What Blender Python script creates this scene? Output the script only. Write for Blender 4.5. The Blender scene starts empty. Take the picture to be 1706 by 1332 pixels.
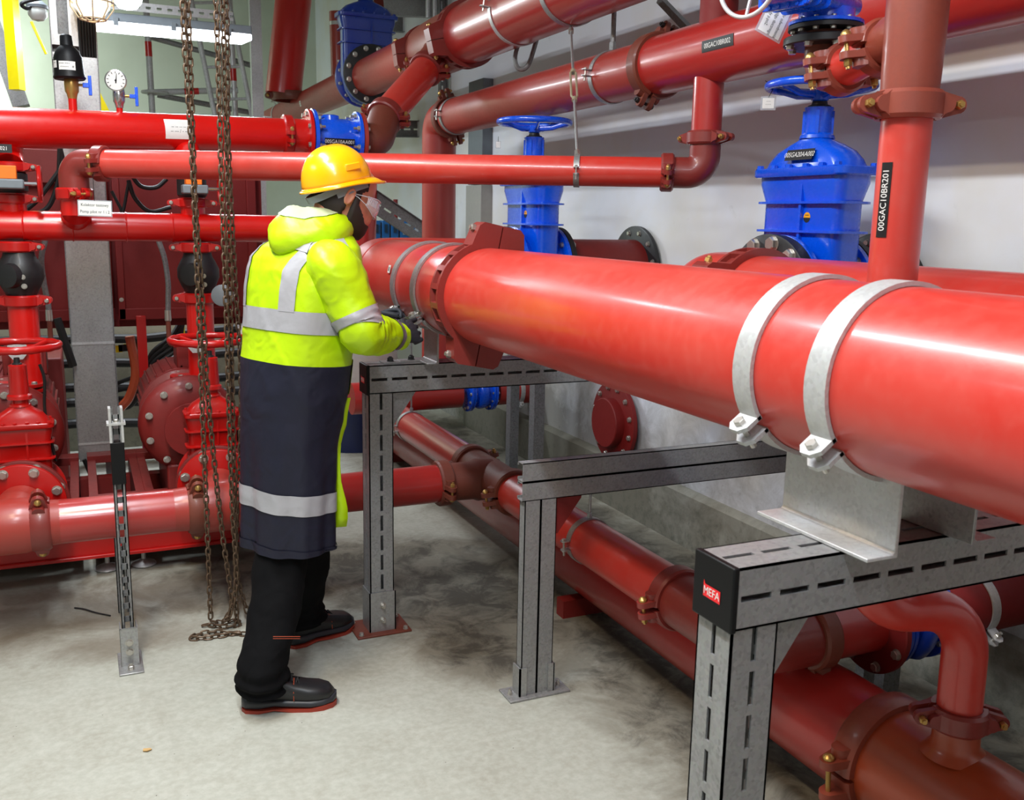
import bpy, bmesh, math, random
from mathutils import Vector, Matrix, Quaternion
random.seed(7)
PI = math.pi
sc = bpy.context.scene
COL = sc.collection
V = Vector
# ---------------------------------------------------------------- camera
FPX, CX, CY, CAMH = 1584.0, 853.0, 666.0, 1.62
def _cam_axes():
    down = V((690 - CX, 9000 - CY, FPX)).normalized()
    yy = V((125 - CX, 350 - CY, FPX)); yy = (yy - down * yy.dot(down)).normalized()
    xx = yy.cross(-down)
    return xx, yy, -down            # world axes in camera coordinates (x right, y down, z forward)
AX, AY, AZ = _cam_axes()
CAM = V((0, 0, CAMH))
def ray(px, py):
    c = V((px - CX, py - CY, FPX))
    return V((AX.dot(c), AY.dot(c), AZ.dot(c)))
def P(px, py, x=None, y=None, z=None, d=None):
    r = ray(px, py)
    t = x / r.x if x is not None else y / r.y if y is not None else (z - CAMH) / r.z if z is not None else d / FPX
    return CAM + r * t
cam_data = bpy.data.cameras.new('camera'); cam = bpy.data.objects.new('camera', cam_data); COL.objects.link(cam)
rt = V((AX.x, AY.x, AZ.x)); dn = V((AX.y, AY.y, AZ.y)); fw = V((AX.z, AY.z, AZ.z))
m = Matrix((( rt.x, -dn.x, -fw.x, 0), (rt.y, -dn.y, -fw.y, 0), (rt.z, -dn.z, -fw.z, CAMH), (0, 0, 0, 1)))
cam.matrix_world = m
cam_data.sensor_width = 36; cam_data.lens = FPX / 1706 * 36; cam_data.clip_start = .05; cam_data.clip_end = 60
cam_data.dof.use_dof = True; cam_data.dof.focus_distance = 3.3; cam_data.dof.aperture_fstop = 9.0
sc.camera = cam
sc.view_settings.view_transform = 'Standard'; sc.view_settings.look = 'None'; sc.view_settings.gamma = 1
sc.view_settings.use_curve_mapping = False
# ---------------------------------------------------------------- materials
def lin(c):
    return tuple(((x / 255) / 12.92 if x / 255 <= .04045 else ((x / 255 + .055) / 1.055) ** 2.4) for x in c) + (1,)
class NT:
    def __init__(s, name):
        s.m = bpy.data.materials.new(name); s.m.use_nodes = True; s.t = s.m.node_tree; s.n = s.t.nodes
        s.b = s.n['Principled BSDF']; s.co = s.n.new('ShaderNodeTexCoord').outputs['Object']
    def link(s, a, b): s.t.links.new(a, b)
    def noise(s, scale, detail=4, rough=.55, co=None, dist=0):
        n = s.n.new('ShaderNodeTexNoise'); n.inputs['Scale'].default_value = scale; n.inputs['Detail'].default_value = detail
        n.inputs['Roughness'].default_value = rough; n.inputs['Distortion'].default_value = dist; s.link(co or s.co, n.inputs['Vector']); return n.outputs['Fac']
    def voro(s, scale, feat='F1', out='Distance', co=None):
        n = s.n.new('ShaderNodeTexVoronoi'); n.feature = feat; n.inputs['Scale'].default_value = scale; s.link(co or s.co, n.inputs['Vector']); return n.outputs[out]
    def ramp(s, f, stops):
        n = s.n.new('ShaderNodeValToRGB'); e = n.color_ramp.elements
        e[0].position, e[0].color = stops[0]; e[1].position, e[1].color = stops[1]
        for p, c in stops[2:]:
            x = e.new(p); x.color = c
        s.link(f, n.inputs['Fac']); return n.outputs['Color']
    def mix(s, f, a, b, mode='MIX'):
        n = s.n.new('ShaderNodeMix'); n.data_type = 'RGBA'; n.blend_type = mode
        for k, v in ((0, f), (6, a), (7, b)):
            if isinstance(v, (float, int)): n.inputs[k].default_value = v
            elif isinstance(v, tuple): n.inputs[k].default_value = v
            else: s.link(v, n.inputs[k])
        return n.outputs[2]
    def math(s, op, a, b=0.0):
        n = s.n.new('ShaderNodeMath'); n.operation = op
        for k, v in ((0, a), (1, b)):
            if isinstance(v, (float, int)): n.inputs[k].default_value = v
            else: s.link(v, n.inputs[k])
        return n.outputs[0]
    def bump(s, h, st=.2, dist=.002):
        n = s.n.new('ShaderNodeBump'); n.inputs['Strength'].default_value = st; n.inputs['Distance'].default_value = dist
        s.link(h, n.inputs['Height']); s.link(n.outputs[0], s.b.inputs['Normal'])
    def set(s, **k):
        for a, v in k.items():
            i = s.b.inputs[a.replace('_', ' ')]
            if hasattr(v, 'node'): s.link(v, i)
            else: i.default_value = v
W1 = (1, 1, 1, 1); B1 = (0, 0, 0, 1)
def paint(name, c, rough=.35, coat=.5, dirt=.15, dcol=(90, 60, 50), orange=.08, metal=0, scale=3.0):
    t = NT(name); n = t.noise(scale, 6, .62); n2 = t.noise(scale * 14, 4)
    f = t.ramp(n, [(.42, B1), (.72, (dirt,) * 3 + (1,))])
    base = t.mix(f, lin(c), lin(dcol))
    base = t.mix(t.ramp(n2, [(.45, B1), (.8, (dirt * .6,) * 3 + (1,))]), base, lin(dcol))
    t.set(Base_Color=base, Roughness=t.math('ADD', t.math('MULTIPLY', n2, .16), rough - .06), Metallic=metal, Coat_Weight=coat, Coat_Roughness=.16)
    if orange: t.bump(t.noise(160, 2), orange, .0006)
    return t.m
def plain(name, c, rough=.5, metal=0, spec=.5, **k):
    t = NT(name); n = t.noise(30, 3); d = tuple(x * .82 for x in lin(c)[:3]) + (1,)
    t.set(Base_Color=t.mix(n, lin(c), d), Roughness=rough, Metallic=metal, Specular_IOR_Level=spec, **k)
    return t.m
def galv(name, c=(158, 162, 164), rough=.42, metal=.75, dirt=.25, dc=(96, 92, 86)):
    t = NT(name); v = t.voro(150, 'F1', 'Color'); n = t.noise(5, 8, .65); n2 = t.noise(60, 3)
    sp = t.mix(.12, lin(c), v); g = t.n.new('ShaderNodeHueSaturation'); g.inputs['Saturation'].default_value = .12; t.link(sp, g.inputs['Color'])
    base = t.mix(t.ramp(n, [(.45, B1), (.75, (dirt,) * 3 + (1,))]), g.outputs[0], lin(dc))
    t.set(Base_Color=base, Roughness=t.math('ADD', t.math('MULTIPLY', n, .3), rough - .12), Metallic=metal)
    t.bump(n2, .12, .001)
    return t.m
M = {}
M['red_big'] = paint('red_satin_pipe_paint', (192, 48, 38), .34, .4, .22, (196, 110, 98), .16, scale=2.2)
M['red_left'] = paint('red_gloss_pipe_paint', (200, 12, 6), .3, .4, .05, (110, 20, 14), .05)
M['red_mid'] = paint('red_pipe_paint', (168, 36, 32), .32, .55, .12, (130, 60, 50), .1)
M['red_dusty'] = paint('dusty_red_pipe_paint', (158, 46, 36), .42, .2, .2, (120, 66, 54), .1)
M['red_dark'] = paint('dark_red_panel_paint', (118, 8, 6), .6, .0, .1, (80, 8, 8), .04)
M['terra'] = paint('terracotta_primer', (136, 60, 44), .45, .2, .25, (96, 44, 32), .25, scale=7)
M['terra_red'] = paint('red_primer_fitting', (126, 40, 34), .42, .25, .25, (92, 34, 28), .22, scale=7)
M['rust'] = paint('rusty_brown_fitting', (112, 50, 34), .55, .1, .4, (80, 40, 22), .3, scale=9)
M['orange_pipe'] = paint('orange_brown_primer_pipe', (158, 62, 30), .34, .35, .12, (110, 46, 26), .12)
M['red_cast'] = paint('red_cast_paint', (176, 12, 8), .32, .3, .1, (120, 24, 18), .3)
M['red_dull'] = paint('dull_red_cast_paint', (118, 20, 16), .55, .08, .3, (80, 24, 18), .3)
M['blue'] = paint('blue_epoxy_coating', (0, 84, 226), .25, .8, .05, (4, 50, 120), .12)
M['blue_dark'] = paint('dark_blue_epoxy_coating', (0, 48, 150), .28, .7, .05, (8, 30, 80), .12)
M['black_iron'] = paint('black_iron', (20, 20, 22), .5, .05, .12, (60, 56, 54), .25)
M['black'] = plain('black_plastic', (12, 12, 14), .5, 0, .25)
M['rubber'] = plain('black_rubber_cable', (12, 12, 12), .55)
M['galv'] = galv('galvanised_steel')
M['galv_rack'] = galv('galvanised_rack_steel', (136, 134, 134), .42, .45, .3, (88, 82, 78))
M['galv_dark'] = galv('dull_galvanised_steel', (108, 110, 114), .5, .5, .35)
M['galv_white'] = galv('pale_galvanised_steel', (186, 192, 190), .4, .4, .2, (130, 128, 122))
M['zinc'] = plain('zinc_plated_bolt', (196, 192, 184), .32, .8)
M['brass'] = plain('yellow_zinc_bolt', (196, 158, 92), .34, .8)
M['chrome'] = plain('polished_steel', (205, 205, 208), .2, .95)
M['chain'] = paint('rusty_chain_steel', (104, 84, 66), .45, .1, .45, (56, 42, 32), .3, metal=.55, scale=25)
M['white'] = plain('white_label', (232, 232, 228), .5)
M['label_black'] = plain('black_label', (20, 20, 22), .4)
M['ink'] = plain('black_print', (28, 28, 30), .6)
M['yellow'] = plain('yellow_paint', (246, 226, 10), .4)
M['orange'] = plain('orange_plastic', (250, 120, 20), .5)
M['grey_box'] = plain('grey_plastic', (120, 128, 134), .5)
M['silver'] = plain('silver_paint', (214, 216, 220), .35, .35)
M['bluebox'] = paint('blue_painted_box', (20, 104, 170), .5, .1, .1, (10, 60, 110), .05)
M['scaf'] = galv('scaffold_tube', (150, 172, 160), .5, .2, .3)
M['conc_white'] = plain('white_painted_steel', (206, 206, 200), .5)
def emis(name, c, s):
    t = NT(name); t.set(Base_Color=lin(c), Emission_Color=lin(c), Emission_Strength=s); return t.m
M['tube_light'] = emis('lit_lamp_diffuser', (240, 250, 255), 9)
M['bulb'] = emis('lit_bulb_glass', (255, 236, 205), 2.2)
# ---------------------------------------------------------------- mesh builder
def frame(ax, ref=None):
    ax = ax.normalized(); ref = ref or (V((0, 0, 1)) if abs(ax.z) < .95 else V((1, 0, 0)))
    v = (ref - ax * ref.dot(ax)).normalized(); u = v.cross(ax)
    return u, v                      # u x v = ax ... v is the direction nearest the reference
class MB:
    def __init__(s): s.v = []; s.f = []; s.mi = []; s.k = 0
    def mat(s, k): s.k = k; return s
    def add(s, vs, fs):
        o = len(s.v); s.v += [V(q) for q in vs]; s.f += [tuple(i + o for i in q) for q in fs]; s.mi += [s.k] * len(fs); return s
    def lathe(s, o, ax, prof, n=32, ref=None, a0=0, a1=2 * PI, closed=False):
        o = V(o); ax = V(ax).normalized(); u, v = frame(ax, ref); full = abs(a1 - a0) > 6.28
        m_ = n if full else n + 1; vs = []; fs = []
        for t, r in prof:
            for i in range(m_):
                a = a0 + (a1 - a0) * i / n
                vs.append(o + ax * t + (v * math.cos(a) + u * math.sin(a)) * max(r, 1e-5))
        K = len(prof)
        for j in range(K if closed else K - 1):
            for i in range(n):
                i2 = (i + 1) % m_ if full else i + 1; j2 = (j + 1) % K
                fs.append((j * m_ + i, j * m_ + i2, j2 * m_ + i2, j2 * m_ + i))
        if not full and closed:
            fs.append(tuple(j * m_ for j in range(K))); fs.append(tuple(j * m_ + n for j in reversed(range(K))))
        if not closed and full:
            if prof[0][1] > 1e-4: fs.append(tuple(reversed(range(m_))))
            if prof[-1][1] > 1e-4: fs.append(tuple((K - 1) * m_ + i for i in range(m_)))
        return s.add(vs, fs)
    def tube(s, a, b, r, n=24, r1=None):
        a = V(a); b = V(b); return s.lathe(a, b - a, [(0, r), ((b - a).length, r if r1 is None else r1)], n)
    def sweep(s, pts, r, n=12, closed=False, cap=True, sec=None, ref=None):
        pts = [V(p) for p in pts]; N = len(pts); vs = []; fs = []
        sec = sec or [(math.cos(2 * PI * i / n), math.sin(2 * PI * i / n)) for i in range(n)]; n = len(sec)
        tg = []
        for i in range(N):
            a = pts[(i - 1) % N] if closed or i else pts[0]; b = pts[(i + 1) % N] if closed or i < N - 1 else pts[-1]
            tg.append((b - a).normalized())
        u, v = frame(tg[0], ref)
        for i in range(N):
            if i:
                q = tg[i - 1].rotation_difference(tg[i]); u = q @ u; v = q @ v
            ri = r[i] if isinstance(r, (list, tuple)) else r
            ra, rb = ri if isinstance(ri, tuple) else (ri, ri)
            for x, y in sec: vs.append(pts[i] + u * x * ra + v * y * rb)
        for i in range(N if closed else N - 1):
            for j in range(n):
                j2 = (j + 1) % n; i2 = (i + 1) % N
                fs.append((i * n + j, i * n + j2, i2 * n + j2, i2 * n + j))
        if cap and not closed:
            fs.append(tuple(reversed(range(n)))); fs.append(tuple((N - 1) * n + j for j in range(n)))
        return s.add(vs, fs)
    def box(s, c, sz, ex=None, ey=None, ez=None):
        c = V(c); ex = V(ex or (1, 0, 0)).normalized(); ey = V(ey or (0, 1, 0)).normalized(); ez = V(ez).normalized() if ez else ex.cross(ey).normalized()
        vs = [c + ex * sz[0] * .5 * i + ey * sz[1] * .5 * j + ez * sz[2] * .5 * k for i in (-1, 1) for j in (-1, 1) for k in (-1, 1)]
        return s.add(vs, [(0, 1, 3, 2), (4, 6, 7, 5), (0, 4, 5, 1), (2, 3, 7, 6), (0, 2, 6, 4), (1, 5, 7, 3)])
    def bb(s, a, b):
        a = V(a); b = V(b); return s.box((a + b) / 2, [abs(b[i] - a[i]) for i in range(3)])
    def prism(s, poly, o, u, v, w):
        o = V(o); u = V(u); v = V(v); w = V(w); n = len(poly)
        vs = [o + u * x + v * y for x, y in poly] + [o + u * x + v * y + w for x, y in poly]
        return s.add(vs, [tuple(reversed(range(n))), tuple(range(n, 2 * n))] + [(i, (i + 1) % n, (i + 1) % n + n, i + n) for i in range(n)])
    def hexb(s, o, ax, r, h, n=6):
        return s.lathe(o, ax, [(0, r), (h * .86, r), (h, r * .86)], n)
    def loft(s, rings, cap=True, closed_u=True):
        n = len(rings[0]); vs = [q for r_ in rings for q in r_]; fs = []
        for i in range(len(rings) - 1):
            for j in range(n if closed_u else n - 1):
                j2 = (j + 1) % n; fs.append((i * n + j, i * n + j2, (i + 1) * n + j2, (i + 1) * n + j))
        if cap and closed_u: fs.append(tuple(reversed(range(n)))); fs.append(tuple((len(rings) - 1) * n + j for j in range(n)))
        return s.add(vs, fs)
    def build(s, name, mat, parent=None, sharp=34, bevel=0, loc=None, solid=0):
        me = bpy.data.meshes.new(name); root = parent
        while root is not None and root.parent is not None: root = root.parent
        off = root.location if root is not None else V(loc or (0, 0, 0))
        me.from_pydata([tuple(q - off) for q in s.v], [], s.f); me.update()
        b = bmesh.new(); b.from_mesh(me); bmesh.ops.remove_doubles(b, verts=b.verts, dist=1e-5)
        bmesh.ops.recalc_face_normals(b, faces=b.faces); 
        if solid == 0: pass
        b.to_mesh(me); b.free()
        for m_ in (mat if isinstance(mat, (list, tuple)) else [mat]): me.materials.append(m_)
        if len(me.materials) > 1 and len(me.polygons) == len(s.mi): me.polygons.foreach_set('material_index', s.mi)
        me.polygons.foreach_set('use_smooth', [True] * len(me.polygons)); me.set_sharp_from_angle(angle=math.radians(sharp))
        o = bpy.data.objects.new(name, me); COL.objects.link(o)
        if parent is not None: o.parent = parent
        else: o.location = off
        if bevel:
            bm = o.modifiers.new('bevel', 'BEVEL'); bm.width = bevel; bm.segments = 2; bm.limit_method = 'ANGLE'; bm.angle_limit = math.radians(40)
        if solid:
            sm = o.modifiers.new('solid', 'SOLIDIFY'); sm.thickness = solid
        return o
def tag(o, label, cat, group=None, kind=None):
    o['label'] = label; o['category'] = cat
    if group: o['group'] = group
    if kind: o['kind'] = kind
    return o
def thing(name, label, cat, loc=(0, 0, 0), group=None):
    o = bpy.data.objects.new(name, None); COL.objects.link(o); o.location = V(loc); o.empty_display_size = .05
    return tag(o, label, cat, group)
def struct(name, mb, mat, **k):
    o = mb.build(name, mat, **k); o['kind'] = 'structure'; return o
def arc(c, u, v, r, a0, a1, n=10):
    return [V(c) + (V(u) * math.cos(a0 + (a1 - a0) * i / n) + V(v) * math.sin(a0 + (a1 - a0) * i / n)) * r for i in range(n + 1)]
def bend(pts, R, n=8):
    """polyline with rounded corners"""
    pts = [V(p) for p in pts]; out = [pts[0]]
    for i in range(1, len(pts) - 1):
        a, b, c = pts[i - 1], pts[i], pts[i + 1]; d1 = (a - b).normalized(); d2 = (c - b).normalized()
        ang = d1.angle(d2); t = min(R / math.tan(ang / 2), (a - b).length * .49, (c - b).length * .49) if ang < 3.1 else 0
        if t < 1e-4: out.append(b); continue
        p1, p2 = b + d1 * t, b + d2 * t
        for k in range(n + 1):
            s_ = k / n; out.append(p1 * (1 - s_) ** 2 + b * 2 * s_ * (1 - s_) + p2 * s_ ** 2) if ang < 1.2 or ang > 1.9 else None
        if 1.2 <= ang <= 1.9:
            bis = (d1 + d2).normalized(); rr = t * math.tan(ang / 2); cc = b + bis * (rr / math.sin(ang / 2))
            e1 = (p1 - cc); e2 = (p2 - cc); tot = e1.angle(e2); axn = e1.cross(e2).normalized()
            for k in range(n + 1): out.append(cc + Quaternion(axn, tot * k / n) @ e1)
    out.append(pts[-1]); return out
def smooth_path(pts, n=8):
    pts = [V(p) for p in pts]; q = [pts[0] * 2 - pts[1]] + pts + [pts[-1] * 2 - pts[-2]]; out = []
    for i in range(1, len(q) - 2):
        for k in range(n):
            t = k / n; a, b, c, d = q[i - 1], q[i], q[i + 1], q[i + 2]
            out.append(.5 * ((2 * b) + (c - a) * t + (2 * a - 5 * b + 4 * c - d) * t * t + (3 * b - a - 3 * c + d) * t ** 3))
    out.append(pts[-1]); return out
# ---------------------------------------------------------------- text
_tc = {}
def text_geo(s):
    if s not in _tc:
        cu = bpy.data.curves.new('t', 'FONT'); cu.body = s; cu.align_x = 'CENTER'; cu.align_y = 'CENTER'; cu.resolution_u = 3
        o = bpy.data.objects.new('t', cu); COL.objects.link(o); bpy.context.view_layer.update()
        me = bpy.data.meshes.new_from_object(o.evaluated_get(bpy.context.evaluated_depsgraph_get()))
        me.calc_loop_triangles(); vs_ = [tuple(v.co[:2]) for v in me.vertices]; st = [tuple(t_.vertices) for t_ in me.loop_triangles]; fs_ = []; mc = {}
        while st:
            q = st.pop(); e_ = [(math.dist(vs_[q[i]], vs_[q[(i + 1) % 3]]), i) for i in range(3)]; ln_, i = max(e_)
            if ln_ < .26: fs_.append(q); continue
            a_, b_, c_ = q[i], q[(i + 1) % 3], q[(i + 2) % 3]; k_ = (min(a_, b_), max(a_, b_))
            if k_ not in mc: mc[k_] = len(vs_); vs_.append(((vs_[a_][0] + vs_[b_][0]) / 2, (vs_[a_][1] + vs_[b_][1]) / 2))
            st += [(a_, mc[k_], c_), (mc[k_], b_, c_)]
        _tc[s] = (vs_, fs_)
        bpy.data.objects.remove(o); bpy.data.curves.remove(cu); bpy.data.meshes.remove(me)
    return _tc[s]
def label(parent, fn, w, h, bg, fg, lines, name='label', extra=None, th=.0008, desc=None):
    """fn(u, v, lift) -> world; lines = (text, size, du, dv, width_squeeze)"""
    b = MB(); N = 8
    g = lambda l: [[fn(-w / 2 + w * i / N, -h / 2 + h * j / N, l) for i in range(N + 1)] for j in range(N + 1)]
    t_, k_ = g(th), g(0); vs = [q for r_ in t_ for q in r_] + [q for r_ in k_ for q in r_]; o = (N + 1) ** 2; I = lambda i, j: j * (N + 1) + i
    fs = [(I(i, j), I(i + 1, j), I(i + 1, j + 1), I(i, j + 1)) for i in range(N) for j in range(N)]
    fs += [(I(i, 0), I(i, 0) + o, I(i + 1, 0) + o, I(i + 1, 0)) for i in range(N)] + [(I(i, N), I(i + 1, N), I(i + 1, N) + o, I(i, N) + o) for i in range(N)]
    fs += [(I(0, j), I(0, j + 1), I(0, j + 1) + o, I(0, j) + o) for j in range(N)] + [(I(N, j), I(N, j) + o, I(N, j + 1) + o, I(N, j + 1)) for j in range(N)]
    b.add(vs, fs); b.mat(1)
    for ln in lines:
        tx, sz, du, dv = ln[:4]; sq = ln[4] if len(ln) > 4 else 1
        tv, tf = text_geo(tx); b.add([fn(du + x * sz * sq, dv + y * sz, th + .0004) for x, y in tv], tf)
    if extra:
        for (mk, pts) in extra: b.mat(mk); b.add([fn(x, y, th + .0004) for x, y in pts], [tuple(range(len(pts)))])
    mats = [bg, fg] + ([M['orange'], M['ink']] if extra else [])
    o_ = b.build(name, mats, parent)
    if desc: o_['label'] = desc
    return o_
def fn_plane(c, r, u):
    c = V(c); r = V(r).normalized(); u = V(u).normalized(); n = r.cross(u).normalized()
    return lambda x, y, l: c + r * x + u * y + n * l
def fn_cyl(c, ax, nrm, r, rot=0):
    """text right along ax (rot=0); nrm = outward normal at centre"""
    c = V(c); ax = V(ax).normalized(); nrm = V(nrm); nrm = (nrm - ax * nrm.dot(ax)).normalized(); up = nrm.cross(ax)
    cr, sr = math.cos(rot), math.sin(rot)
    def f(x, y, l):
        a_, b_ = x * cr - y * sr, x * sr + y * cr
        th = b_ / r; return c + ax * a_ + (nrm * math.cos(th) + up * math.sin(th)) * (r + .0006 + l)
    return f
# ---------------------------------------------------------------- hardware
_bm = {}
def bolts(parent, pts, ax, r, h, mat, name='bolt', shank=0, dome=False):
    """separate bolts as children sharing one mesh"""
    root = parent
    while root.parent is not None: root = root.parent
    ax = V(ax).normalized(); key = (round(r, 4), round(h, 4), tuple(round(q, 3) for q in ax), mat.name, shank, dome)
    for p in pts:
        p = V(p)
        if key not in _bm:
            b = MB(); 
            if dome: b.lathe((0, 0, 0), ax, [(0, r), (h * .35, r * .96), (h * .7, r * .72), (h * .93, r * .35), (h, 0)], 14)
            else: b.hexb((0, 0, 0), ax, r, h); b.lathe((0, 0, 0), ax, [(-h * .12, r * 1.18), (h * .1, r * 1.18)], 14)
            if shank: b.lathe((0, 0, 0), ax, [(0, r * .55), (h + shank, r * .55)], 8)
            o = b.build(name, mat); _bm[key] = o.data
        else:
            o = bpy.data.objects.new(name, _bm[key]); COL.objects.link(o)
        o.parent = parent; o.location = p - root.location
def ring_pts(c, ax, R, n, a0=0, ref=None):
    u, v = frame(V(ax), ref); return [V(c) + (v * math.cos(a0 + 2 * PI * i / n) + u * math.sin(a0 + 2 * PI * i / n)) * R for i in range(n)]
def pipe(name, pts, r, mat, label_, group=None, R=None, n=40, cat='pipe', seams=()):
    """a pipe run; pts polyline, R bend radius"""
    pts = [V(p) for p in pts]; t = thing(name, label_, cat, pts[0], group)
    path = bend(pts, R, 10) if R else pts
    MB().sweep(path, r, n, cap=True).build('pipe_body', mat, t, sharp=50)
    for (p, ax) in seams:
        MB().lathe(V(p) - V(ax).normalized() * .004, ax, [(0, r - .002), (.001, r + .0025), (.004, r + .004), (.007, r + .0025), (.008, r - .002)], n).build('weld_seam', mat, t)
    return t
def coupling(c, ax, r, lug, label_, mat=None, group='grooved pipe couplings', big=False, bolt_mat=None, w=None, ribs=0, gap=.006, dome=1, lo=.010):
    c = V(c); ax = V(ax).normalized(); L = V(lug); L = (L - ax * L.dot(ax)).normalized(); N = ax.cross(L)
    mat = mat or M['terra_red']; bolt_mat = bolt_mat or M['brass']
    w = w or (.046 + r * .12); ro = r + .012 + r * .07
    t = thing('pipe_coupling', label_, 'coupling', c, group)
    pr_ = [(-w / 2, r - .001), (-w / 2, ro - .006), (-w * .36, ro), (w * .36, ro), (w / 2, ro - .006), (w / 2, r - .001)]
    if ribs:
        e_ = w * .17; pr_ = [(-w / 2, r - .001), (-w / 2, ro), (-w / 2 + e_, ro), (-w / 2 + e_ * 1.2, ro - .014), (w / 2 - e_ * 1.2, ro - .014), (w / 2 - e_, ro), (w / 2, ro), (w / 2, r - .001)]
    lug_l = .034 + r * .12; th = .012 + r * .07
    def ear(L0, L1, wa, wb):
        pts = [(L0, -wa / 2)] + [(L1 - wb / 2 + wb / 2 * math.cos(q), wb / 2 * math.sin(q)) for q in [(-PI / 2) + PI * k / 8 for k in range(9)]] + [(L0, wa / 2)]
        return pts
    for sg in (1, -1):
        b = MB(); b.lathe(c, ax, pr_, 22, ref=N * sg, a0=-PI / 2 + gap / r, a1=PI / 2 - gap / r, closed=True)
        for s2 in (1, -1):
            d = L * s2
            if big:
                hgt = .08; lw = w * 1.05
                b.prism([(ro * .6, 0), (ro + lug_l, 0), (ro + lug_l, hgt * .8), (ro + lug_l * .75, hgt), (ro * .72, hgt * 1.25)], c + N * sg * .002 - ax * lw / 2, d, N * sg, ax * lw)
            else:
                b.prism(ear(ro * .85, ro + lug_l, w * .95, w * .62), c + N * sg * lo, d, ax, N * sg * th)
                b.prism(ear(ro * .75, ro + lug_l * .25, w * .9, w * .6), c + N * sg * (lo + th * .9), d, ax, N * sg * th * 1.2)
        if ribs:
            for k in range(ribs):
                a = -PI / 2 + PI * (k + .5) / ribs; rd = N * sg * math.cos(a) + L * math.sin(a); tg = ax.cross(rd)
                if abs(math.cos(a)) < .34: continue
                b.box(c + rd * (ro - .008), (w * .94, ro * PI / ribs * .3, .016), ax, tg, rd)
        b.build('housing_half', mat, t, sharp=30)
    br = .008 + r * .03
    for s2 in (1, -1):
        pb = c + L * s2 * (ro + lug_l * .55); H = (.082 if big else lo + th) + .001
        bo = MB(); bo.tube(pb - N * (H + .02), pb + N * H, br * .55, 10)
        if dome: bo.lathe(pb + N * H, N, [(0, br * 1.25), (.006, br * 1.2), (.012, br * .7), (.015, 0)], 14)
        else: bo.hexb(pb + N * H, N, br, .012)
        bo.hexb(pb - N * H, -N, br, .014); bo.build('bolt', bolt_mat, t)
    return t
def band(c, ax, r, w, th, label_, mat=None, ear=None, rod=None, ear_gap=.02, ear_l=.035, group='pipe clamps', flat=None, rodr=.005, cat='pipe clamp', name='pipe_clamp', nut=M['zinc']):
    """two-piece strap clamp. ear = direction of the ears; flat = normal of ear plates (default: tangent)"""
    c = V(c); ax = V(ax).normalized(); E = V(ear); E = (E - ax * E.dot(ax)).normalized(); N = ax.cross(E)
    t = thing(name, label_, cat, c, group)
    prf = [(-w / 2, r), (-w / 2, r + th), (w / 2, r + th), (w / 2, r)]
    for sg in (1, -1):
        b = MB(); da = ear_gap / 2 / r
        b.lathe(c, ax, prf, 28, ref=N * sg, a0=-PI / 2 + da, a1=PI / 2 - da, closed=True)
        for s2 in (1, -1):
            ch_ = min(w * .28, ear_l * .4); b.prism([(-.006, -w / 2), (ear_l - ch_, -w / 2), (ear_l, -w / 2 + ch_), (ear_l, w / 2 - ch_), (ear_l - ch_, w / 2), (-.006, w / 2)], c + E * s2 * r + N * sg * ear_gap / 2, E * s2, ax, N * sg * th)
        b.build('strap', mat or M['galv'], t, sharp=30)
    for s2 in (1, -1):
        pb = c + E * s2 * (r + ear_l * .6); b = MB(); h = ear_gap / 2 + th; br = min(w * .28, .011)
        b.tube(pb - N * (h + .02), pb + N * (h + .002), br * .55, 10); b.hexb(pb + N * h, N, br, br * .8); b.hexb(pb - N * h, -N, br, br * .8)
        b.build('bolt', nut, t)
    if rod is not None:
        d = (V(rod) - c).normalized(); b = MB(); b.tube(c + d * (r + th), V(rod), rodr, 10); b.hexb(c + d * (r + th), d, rodr * 2, .02); b.build('threaded_rod', M['galv'], t)
    return t
def flange(parent, c, ax, r, th, mat, n=8, bolt_r=.011, bolt_mat=None, bore=.5, both=True, name='flange', bolt_side=1, a0=None, blen=0):
    c = V(c); ax = V(ax).normalized(); b = MB(); b.lathe(c - ax * th / 2, ax, [(0, r * .97), (th * .12, r), (th * .88, r), (th, r * .97)], 44)
    o = b.build(name, mat, parent, sharp=30); R = r * .86; a0 = PI / n if a0 is None else a0
    bolts(o, ring_pts(c + ax * th / 2 * bolt_side, ax, R, n, a0), ax * bolt_side, bolt_r, bolt_r * .9, bolt_mat or M['zinc'], shank=blen)
    if both: bolts(o, ring_pts(c - ax * th / 2 * bolt_side, ax, R, n, a0), -ax * bolt_side, bolt_r, bolt_r * .9, bolt_mat or M['zinc'], shank=blen)
    return o
def slotted(b, o, u, v, L, W, t=.003, slot=.04, gap=.012, sw=.009, start=.006):
    """flat plate u(length) x v(width) with one row of slots"""
    o = V(o); u = V(u).normalized(); v = V(v).normalized(); n = u.cross(v)
    h = (W - sw) / 2
    b.box(o + u * L / 2 + v * h / 2, (L, h, t), u, v, n); b.box(o + u * L / 2 + v * (W - h / 2), (L, h, t), u, v, n)
    x = 0.0; e = start
    while x < L - 1e-6:
        g_ = min(e if x == 0 else gap, L - x); b.box(o + u * (x + g_ / 2) + v * W / 2, (g_, sw, t), u, v, n); x += g_ + slot
def slot_beam(b, a, L, u, v, w, W, H, t=.003, **k):
    """hollow square profile from corner a: along u, width W along v, height H along w, slots on all faces"""
    a = V(a); u = V(u).normalized(); v = V(v).normalized(); w = V(w).normalized()
    slotted(b, a + w * t / 2, u, v, L, W, t, **k); slotted(b, a + w * (H - t / 2), u, v, L, W, t, **k)
    slotted(b, a + v * t / 2, u, w, L, H, t, **k); slotted(b, a + v * (W - t / 2), u, w, L, H, t, **k)
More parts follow.
